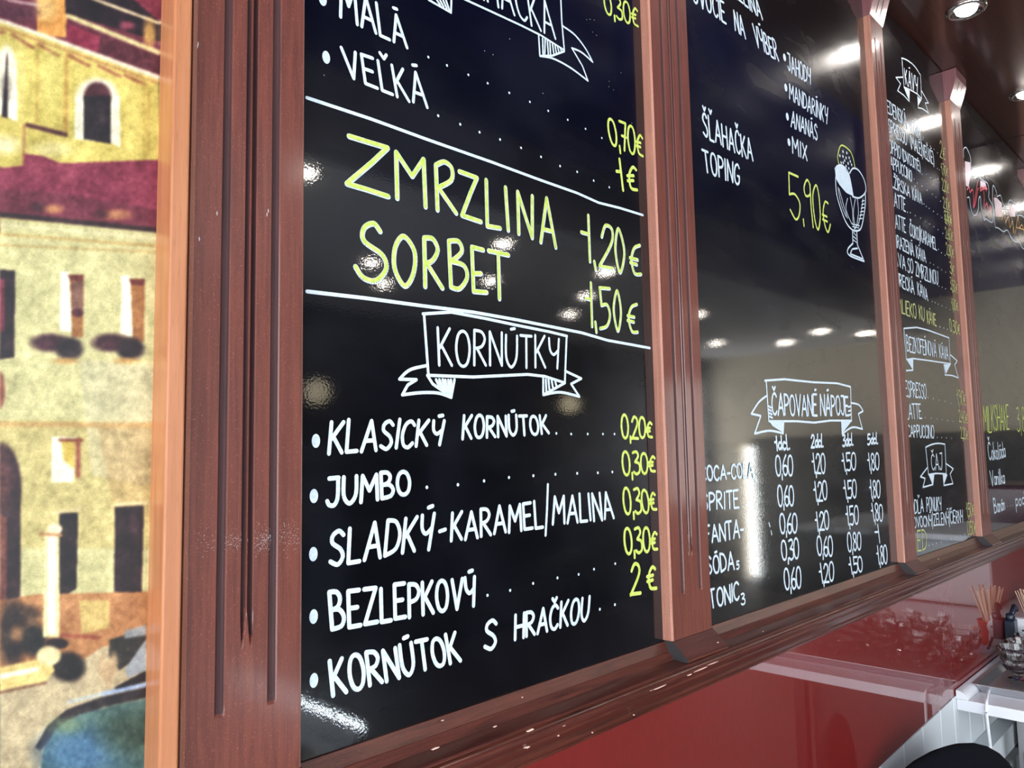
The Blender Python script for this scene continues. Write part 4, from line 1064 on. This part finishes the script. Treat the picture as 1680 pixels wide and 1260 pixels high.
for a, b_ in zip(edges, edges[1:]):
    x0, x1 = a * D + 0.0012, b_ * D - 0.0012
    y0, y1 = D, YW
    c = 0.003
    za, zb_ = sbz(x0) - 0.001, sbz(x1) - 0.001
    MB().add([(x0, y1, 0.01), (x0, y0 + c, 0.01), (x0 + c, y0, 0.01), (x1 - c, y0, 0.01), (x1, y0 + c, 0.01), (x1, y1, 0.01),
              (x0, y1, za), (x0, y0 + c, za), (x0 + c, y0, za), (x1 - c, y0, zb_), (x1, y0 + c, zb_), (x1, y1, zb_)],
             [(0, 1, 7, 6), (1, 2, 8, 7), (2, 3, 9, 8), (3, 4, 10, 9), (4, 5, 11, 10), (5, 0, 6, 11), (0, 5, 4, 3, 2, 1), (6, 7, 8, 9, 10, 11)]).build('plank', M['dado'], dado)

# ------------------------------------------------------------------ counter
CT = CZ - 1.035 * D        # counter top
cx0 = 3.583 * D
ctr = thing('counter', 'white laminate counter at the lower right with a thick front edge', 'counter', (cx0 + 0.6, 0.35, 0.0))
MB().box(cx0, 5.2, 0.03, D - 0.0005, CT - 0.026, CT).build('worktop', M['white_lam'], ctr, bevel=0.0012)
MB().box(cx0 + 0.205, cx0 + 0.24, 0.485, 0.52, 0.0, CT - 0.0265).build('leg', M['steel'], ctr)
MB().box(cx0 + 0.27, cx0 + 0.305, 0.06, 0.095, 0.0, CT - 0.0265).build('leg', M['blackmetal'], ctr)
MB().box(5.1, 5.135, 0.06, 0.095, 0.0, CT - 0.0265).build('leg', M['steel'], ctr)
MB().box(cx0 + 0.200, cx0 + 0.2045, 0.495, 0.51, 0.2, 0.72).build('leg_bracket', M['chrome'], ctr)
MB().box(cx0 + 0.32, 5.05, 0.10, 0.53, 0.02, CT - 0.03).build('shading_cabinet', M['darkfurn'], ctr)  # dark cabinet brought forward to supply the shade under the counter
# boxed-in pipes along the wall under the counter
pb = thing('pipe_boxing', 'pale grey stepped pipe boxing on the wall under the counter', 'pipe boxing', (cx0 + 1, 0.57, 0.0))
MB().box(3.60 * D, 5.0, 0.930 * D, D - 0.001, CZ - 1.36 * D, CZ - 1.262 * D).build('upper_box', M['dado'], pb)
MB().box(3.60 * D, 5.0, 0.90 * D, D - 0.001, 0.0, CZ - 1.362 * D).build('lower_box', M['grey_wall'], pb)
# back ledge / cable cover
ck = MB()
r_ = 0.016
prof2 = [(D - 0.0005, CT + 0.001), (D - 0.026, CT + 0.001)] + [(D - 0.0005 - 0.0255 * math.cos(t), CT + 0.002 + 0.019 * math.sin(t)) for t in np.linspace(0.1, math.pi / 2, 7)]
ck.prism_x(prof2, cx0 - 0.001, 5.0)
tag(ck.build('cable_cover', M['white_plastic'], None, (cx0 + 0.5, D - 0.01, CT), smooth=False), 'white rounded cable cover along the back edge of the counter', 'cable cover')
# white cable hooked over the counter end
pth = catmull([Vector(p) for p in ((cx0 + 0.10, 0.552, CT + 0.006), (cx0 + 0.06, 0.545, CT + 0.008), (cx0 + 0.030, 0.540, CT + 0.007), (cx0 + 0.006, 0.536, CT + 0.004), (cx0 - 0.0045, 0.535, CT - 0.012), (cx0 - 0.004, 0.534, CT - 0.05), (cx0 + 0.000, 0.532, CT - 0.14), (cx0 + 0.004, 0.53, CT - 0.40), (cx0 + 0.01, 0.53, 0.012))], 8)
tag(MB().tube(pth, 0.0035, 10).build('power_cable', M['white_plastic'], None, (cx0, 0.535, 0.0), smooth=True), 'white cable hanging over the end of the counter', 'cable')

# steel tray with sloping rim
tx0, tx1, ty0, ty1 = 3.745 * D, 3.745 * D + 0.41, 0.06, 0.945 * D
tr = thing('steel_tray', 'brushed steel tray with a sloping rim on the counter', 'tray', ((tx0 + tx1) / 2, (ty0 + ty1) / 2, CT))
h = 0.022
def ring(o, z): return [(tx0 - o, ty0 - o, z), (tx1 + o, ty0 - o, z), (tx1 + o, ty1 + o, z), (tx0 - o, ty1 + o, z)]
base = MB().add(ring(0, CT + 0.001) + ring(0, CT + 0.003), [(3, 2, 1, 0), (4, 5, 6, 7), (0, 1, 5, 4), (1, 2, 6, 5), (2, 3, 7, 6), (3, 0, 4, 7)]).build('base', M['steel'], tr)
t_ = 0.0012
rv = ring(0, CT + 0.0015) + ring(0.010, CT + h) + ring(0.018, CT + h) + ring(0.018, CT + h - t_) + ring(0.0105, CT + h - t_) + ring(0.0008, CT + 0.001)
rf = []
for j in range(5):
    for i in range(4): rf.append((j * 4 + i, j * 4 + (i + 1) % 4, (j + 1) * 4 + (i + 1) % 4, (j + 1) * 4 + i))
MB().add(rv, rf).build('rim', M['steel'], tr)
# clear glass dishes stacked on the tray
gprof = [(0.0, 0.002), (0.024, 0.002), (0.027, 0.005), (0.020, 0.009), (0.010, 0.013), (0.012, 0.018), (0.027, 0.026), (0.037, 0.042), (0.041, 0.060), (0.0395, 0.0605), (0.035, 0.043), (0.025, 0.029), (0.010, 0.022), (0.0, 0.0215)]


def facet_glass():
    n = 20; v = []; f = []
    for i, (r, z) in enumerate(gprof):
        for k in range(n):
            rr = r * (1 + (0.055 if (k % 2 and 5 <= i <= 8) else 0))
            v.append((rr * math.cos(2 * math.pi * k / n), rr * math.sin(2 * math.pi * k / n), z * 0.95))
    for i in range(len(gprof) - 1):
        for k in range(n): f.append((i * n + k, i * n + (k + 1) % n, (i + 1) * n + (k + 1) % n, (i + 1) * n + k))
    me = bpy.data.meshes.new('dessert_glass'); me.from_pydata(v, [], f); me.materials.append(M['glass'])
    bm = bmesh.new(); bm.from_mesh(me); bmesh.ops.remove_doubles(bm, verts=bm.verts, dist=1e-5); bmesh.ops.recalc_face_normals(bm, faces=bm.faces); bm.to_mesh(me); bm.free()
    return me


gme = facet_glass()
GX = [tx0 + 0.165 + 0.085 * i for i in range(3)]
GY = [ty1 - 0.046 - 0.085 * j for j in range(6)]
for j, gy in enumerate(GY):
    for i, gx in enumerate(GX):
        for k in range(3):
            if k == 2 and ((i * 2 + j) % 5 == 4 or j == 0 or (i == 0 and j < 2)): continue
            o = bpy.data.objects.new('dessert_glass', gme); col.objects.link(o)
            o.location = (gx + random.uniform(-.003, .003), gy + random.uniform(-.003, .003), CT + 0.0035 + 0.0265 * k); o.rotation_euler = (0, 0, random.uniform(0, 1))
            pl = ['lowest', 'middle', 'top'][k]
            if j == 0 and i == 0: lb = '%s clear glass of the stack nearest the left corner of the tray, by the wall' % pl
            else: lb = '%s clear glass of the %s stack from the wall, %s column from the tray end' % (pl, ['first', 'second', 'third', 'fourth', 'fifth', 'sixth'][j], ['first', 'second', 'third'][i])
            tag(o, lb, 'glass', 'dessert glasses on the steel tray')

# extension socket standing by the wall
sx, sy, sz = 4.505 * D, 0.962 * D, CZ - 0.915 * D
ext = thing('extension_socket', 'white plastic extension socket facing left behind the glasses', 'socket', (sx, sy, CT))
def disc_x(mb, cx, cy, cz, r, x0, x1, n=28):
    v = []
    for x in (x0, x1):
        for k in range(n): v.append((x, cy + r * math.cos(2 * math.pi * k / n), cz + r * math.sin(2 * math.pi * k / n)))
    f = [tuple(range(n)), tuple(range(2 * n - 1, n - 1, -1))] + [(k, k + n, (k + 1) % n + n, (k + 1) % n) for k in range(n)]
    return mb.add(v, f)
disc_x(MB(), sx, sy - 0.006, sz, 0.023, sx - 0.004, sx + 0.034).build('body', M['white_plastic'], ext, bevel=0.002)
MB().box(sx + 0.002, sx + 0.030, sy - 0.020, sy + 0.008, sz + 0.018, sz + 0.034).build('earth_pin_housing', M['white_plastic'], ext, bevel=0.003)
MB().box(sx + 0.004, sx + 0.026, sy - 0.028, sy + 0.014, CT + 0.001, sz - 0.018).build('strip', M['white_plastic'], ext, bevel=0.003)
disc_x(MB(), sx, sy - 0.006, sz, 0.0185, sx - 0.0052, sx - 0.004).build('face', M['white_lam'], ext)
for dy, dz in ((-0.0095, 0.002), (0.0095, 0.002), (0.0, -0.010)):
    disc_x(MB(), sx, sy - 0.006 + dy, sz + dz, 0.0028, sx - 0.0058, sx - 0.0050, 12).build('socket_hole', M['pin'], ext)
# dark plug adaptor
ad = thing('plug_adaptor', 'dark navy plastic plug adaptor against the red splashback beside the white socket', 'adaptor', (4.42 * D, D - 0.008, CT))
MB().box(4.425 * D, 4.50 * D, D - 0.026, D + 0.0015, CZ - 0.955 * D, CZ - 0.858 * D).build('body', M['navy_plastic'], ad, bevel=0.004)
MB().lathe([(0.0, 0.0), (0.011, 0.0), (0.012, 0.004), (0.012, 0.016), (0.009, 0.020), (0.0, 0.020)], (4.44 * D, D - 0.016, CZ - 0.859 * D), 18).build('knob', M['navy_plastic'], ad, smooth=True)
MB().tube([(4.45 * D, D - 0.016, CZ - 0.845 * D), (4.50 * D, D - 0.02, CZ - 0.80 * D), (4.54 * D, D - 0.02, CZ - 0.82 * D)], 0.008, 10).build('jaw', M['navy_plastic'], ad, smooth=True)
MB().tube(catmull([Vector(p) for p in ((4.44 * D, D - 0.03, CZ - 0.95 * D), (4.42 * D, D - 0.035, CZ - 0.98 * D), (4.38 * D, D - 0.035, CT + 0.024))], 6), 0.004, 8).build('lead', M['navy_plastic'], ad, smooth=True)

# red cup of wooden stirrers
cxp, cyp = 4.62 * D, 0.905 * D
cup = thing('plastic_cup', 'red plastic cup holding wooden stirrers beside the wall', 'cup', (cxp, cyp, CT))
MB().lathe([(0.0, 0.001), (0.027, 0.001), (0.030, 0.010), (0.036, 0.074), (0.038, 0.076), (0.038, 0.079), (0.0345, 0.079), (0.0285, 0.012), (0.0, 0.006)], (cxp, cyp, CT), 28).build('cup_body', M['red_plastic'], cup, smooth=True)
sme = None
for i in range(26):
    a = random.uniform(0, 2 * math.pi); tilt = random.uniform(0.08, 0.40); r0 = random.uniform(0.0, 0.010)
    if i == 0: a, tilt, r0 = math.pi * 1.02, 0.62, 0.004
    if i == 1: a, tilt, r0 = math.pi * 0.93, 0.52, 0.006
    if i == 2: a, tilt, r0 = math.pi * 1.1, 0.40, 0.006
    if sme is None:
        mb = MB().box(-0.003, 0.003, -0.0008, 0.0008, 0, 0.178)
        o = mb.build('wooden_stirrer', M['stick'], None, (0, 0, 0), local=True); sme = o.data
    else:
        o = bpy.data.objects.new('wooden_stirrer', sme); col.objects.link(o)
    tilt = min(tilt, 0.30) if i > 2 else min(tilt, 0.36)
    d = Vector((math.cos(a) * math.sin(tilt), math.sin(a) * math.sin(tilt), math.cos(tilt)))
    o.rotation_euler = d.to_track_quat('Z', 'Y').to_euler()
    o.location = (cxp - math.cos(a) * r0 , cyp - math.sin(a) * r0, CT + 0.008)
    lab = ['outermost wooden stirrer leaning left out of the red cup', 'second wooden stirrer leaning left out of the red cup', 'third wooden stirrer leaning left out of the red cup'][i] if i < 3 else 'pale wooden stirrer standing in the red cup'
    tag(o, lab, 'stirrer', 'wooden stirrers in the red cup')

# pale appliance at the far end of the counter (seen in the glass)
ap = thing('coffee_machine', 'burgundy coffee machine standing far along the counter', 'coffee machine', (4.65, 0.33, CT))
MB().box(4.4, 4.95, 0.12, 0.52, CT + 0.03, CT + 0.42).build('body', M['burgundy'], ap, bevel=0.02)
MB().box(4.4, 4.95, 0.06, 0.50, CT + 0.001, CT + 0.03).build('drip_tray', M['steel'], ap)
for i in range(2): MB().tube([(4.53 + 0.28 * i, 0.12, CT + 0.22), (4.53 + 0.28 * i, 0.04, CT + 0.2)], 0.016, 12).build('group_handle', M['blackmetal'], ap)

t = thing('cool_box', 'pale grey boxy cooler on the counter, mirrored at the foot of the coffee board', 'cooler', (3.65, 0.25, CT))
MB().box(3.36, 3.95, 0.08, 0.42, CT + 0.008, CT + 0.25).build('body', mat('pale_grey_enamel', (0.42, 0.44, 0.45), 0.4), t, bevel=0.01)
MB().box(3.35, 3.96, 0.07, 0.43, CT + 0.251, CT + 0.275).build('lid', M['white_plastic'], t, bevel=0.005)
for x in (3.40, 3.91):
    for y in (0.11, 0.39): MB().box(x - 0.012, x + 0.012, y - 0.012, y + 0.012, CT + 0.0005, CT + 0.0075).build('foot', M['blackmetal'], t)

# ------------------------------------------------------------------ black chair in front of the panelling
ch = thing('padded_chair', 'black fabric chair back with rounded top at the lower right edge', 'chair', (1.68, 0.495, 0.0), math.radians(-17))
def superell(cx, cy, cz, a, b_, c, e=2.6, nu=28, nv=18):
    v = []; f = []
    def sp(t, p): return math.copysign(abs(t) ** p, t)
    for i in range(nv + 1):
        ph = -math.pi / 2 + math.pi * i / nv
        for k in range(nu):
            th = 2 * math.pi * k / nu
            v.append((cx + a * sp(math.cos(ph), 2 / e) * sp(math.cos(th), 2 / e), cy + b_ * sp(math.cos(ph), 2 / e) * sp(math.sin(th), 2 / e), cz + c * sp(math.sin(ph), 2 / e)))
    for i in range(nv):
        for k in range(nu): f.append((i * nu + k, i * nu + (k + 1) % nu, (i + 1) * nu + (k + 1) % nu, (i + 1) * nu + k))
    return v, f
CHX, CHY = 0.0, 0.0
MB().add(*superell(CHX, CHY, 0.718, 0.250, 0.036, 0.200, 2.3)).build('backrest', M['fabric'], ch, smooth=True, local=True)
MB().add(*superell(CHX, CHY - 0.26, 0.47, 0.22, 0.22, 0.045, 3)).build('seat', M['fabric'], ch, smooth=True, local=True)
for sx_ in (-1, 1):
    MB().tube([(CHX + sx_ * 0.17, CHY + 0.01, 0.0), (CHX + sx_ * 0.16, CHY, 0.45), (CHX + sx_ * 0.12, CHY, 0.72)], 0.012, 10).build('leg', M['blackmetal'], ch, local=True)
    MB().tube([(CHX + sx_ * 0.18, CHY - 0.45, 0.0), (CHX + sx_ * 0.16, CHY - 0.42, 0.44)], 0.012, 10).build('leg', M['blackmetal'], ch, local=True)

# ------------------------------------------------------------------ ceiling downlights over the boards


def downlight(x, y, z, lens, label, group, r=0.040):
    t = thing('downlight', label, 'ceiling light', (x, y, z), group=group)
    MB().lathe([(r * 1.12, -0.0005), (r * 1.16, -0.003), (r * 1.05, -0.006), (r * 0.86, -0.006), (r * 0.80, -0.003), (r * 0.62, -0.0015)], (x, y, z), 28).build('bezel', M['chrome'], t, smooth=True)
    MB().lathe([(0.0, -0.0150), (r * 0.25, -0.0140), (r * 0.45, -0.010), (r * 0.58, -0.005), (r * 0.61, -0.0008)], (x, y, z), 24).build('lamp_lens', lens, t, smooth=True)
    return t


for k in range(-2, 12):
    x = 2.12 + 0.66 * k - 0.66 * 1
    if x < -1.0 or x > 7.9: continue
    d = {2.12: 'glaring recessed downlight in the dark wood ceiling at the top of the photo', 2.78: 'glaring recessed downlight in the dark wood ceiling at the right edge of the photo'}.get(round(x, 2), 'recessed downlight in the dark wood ceiling close above the menu boards, outside the photo')
    downlight(x, D - 0.14, ZC, M['lens'], d, 'downlights above the menu boards')
for x, dd in ((2.48, 2.92), (2.85, 3.31), (2.77, 2.16), (3.31, 2.81), (3.67, 2.18), (4.14, 2.72), (4.59, 3.25), (1.50, 1.95), (7.01, 3.35), (7.55, 2.87), (7.11, 2.32), (7.58, 2.08), (0.6, 2.6), (-0.8, 2.6), (5.4, 2.6)):
    downlight(x, D - dd, ZC, M['roomlens'], 'round ceiling spot across the room, mirrored in the menu boards', 'ceiling spots across the room', 0.055)
# warm wall lamps across the room
for x in (2.82, 5.50):
    t = thing('wall_lamp', 'warm globe wall lamp across the room, glowing %s' % ('at the first board\'s left edge' if x < 3 else 'below the cone banner'), 'wall lamp', (x, YB, 1.75))
    v, f = superell(x, YB + 0.16, 1.95, 0.085, 0.085, 0.085, 2)
    MB().add(v, f).build('globe', M['globe'], t, smooth=True)
    MB().tube([(x, YB, 1.85), (x, YB + 0.09, 1.84), (x, YB + 0.16, 1.875)], 0.01, 10).build('arm', M['chrome'], t)

# ------------------------------------------------------------------ furniture across the room (mirrored in the boards)
t = thing('display_cabinet', 'dark tall display cabinet against the beige end wall', 'cabinet', (8.05, -1.6, 0))
MB().box(7.85, 8.29, -2.85, 0.0, 0, 1.62).build('carcass', M['darkfurn'], t)
for i in range(4): MB().box(7.835, 7.85, -2.83 + 0.71 * i, -2.14 + 0.71 * i, 0.05, 1.58).build('door', M['darkfurn'], t)
t = thing('bar_table', 'pale grey topped bar table across the room', 'table', (6.4, -0.9, 0))
MB().box(5.9, 7.3, -1.5, -0.95, 0.86, 0.90).build('table_top', M['greyplaster'], t)
for x in (6.0, 7.2):
    for y in (-1.45, -1.0): MB().box(x - 0.02, x + 0.02, y - 0.02, y + 0.02, 0, 0.86).build('leg', M['blackmetal'], t)
t = thing('display_freezer', 'low ice-cream display freezer with a lit tube on its edge, across the room', 'freezer', (0.95, -1.2, 0))
MB().box(0.62, 1.25, -1.75, -0.62, 0.06, 0.70).build('cabinet', M['greyplaster'], t, bevel=0.02)
MB().box(0.64, 1.23, -1.73, -0.64, 0.701, 0.712).build('lid', M['glass'], t)
M['tube'] = mat('fluorescent_tube', (1, 1, 1), 0.4, emit=(0.80, 0.92, 1.0), estr=130)
MB().tube([(1.262, -1.45, 0.752), (1.262, -0.655, 0.752)], 0.011, 12).build('light_tube', M['tube'], t)
MB().box(1.235, 1.25, -1.5, -0.63, 0.70, 0.765).build('tube_rail', M['steel'], t)
for x in (0.68, 1.19):
    for y in (-1.68, -0.69): MB().lathe([(0, 0), (0.03, 0), (0.03, 0.059), (0, 0.059)], (x, y, 0.0005), 12).build('foot', M['blackmetal'], t)
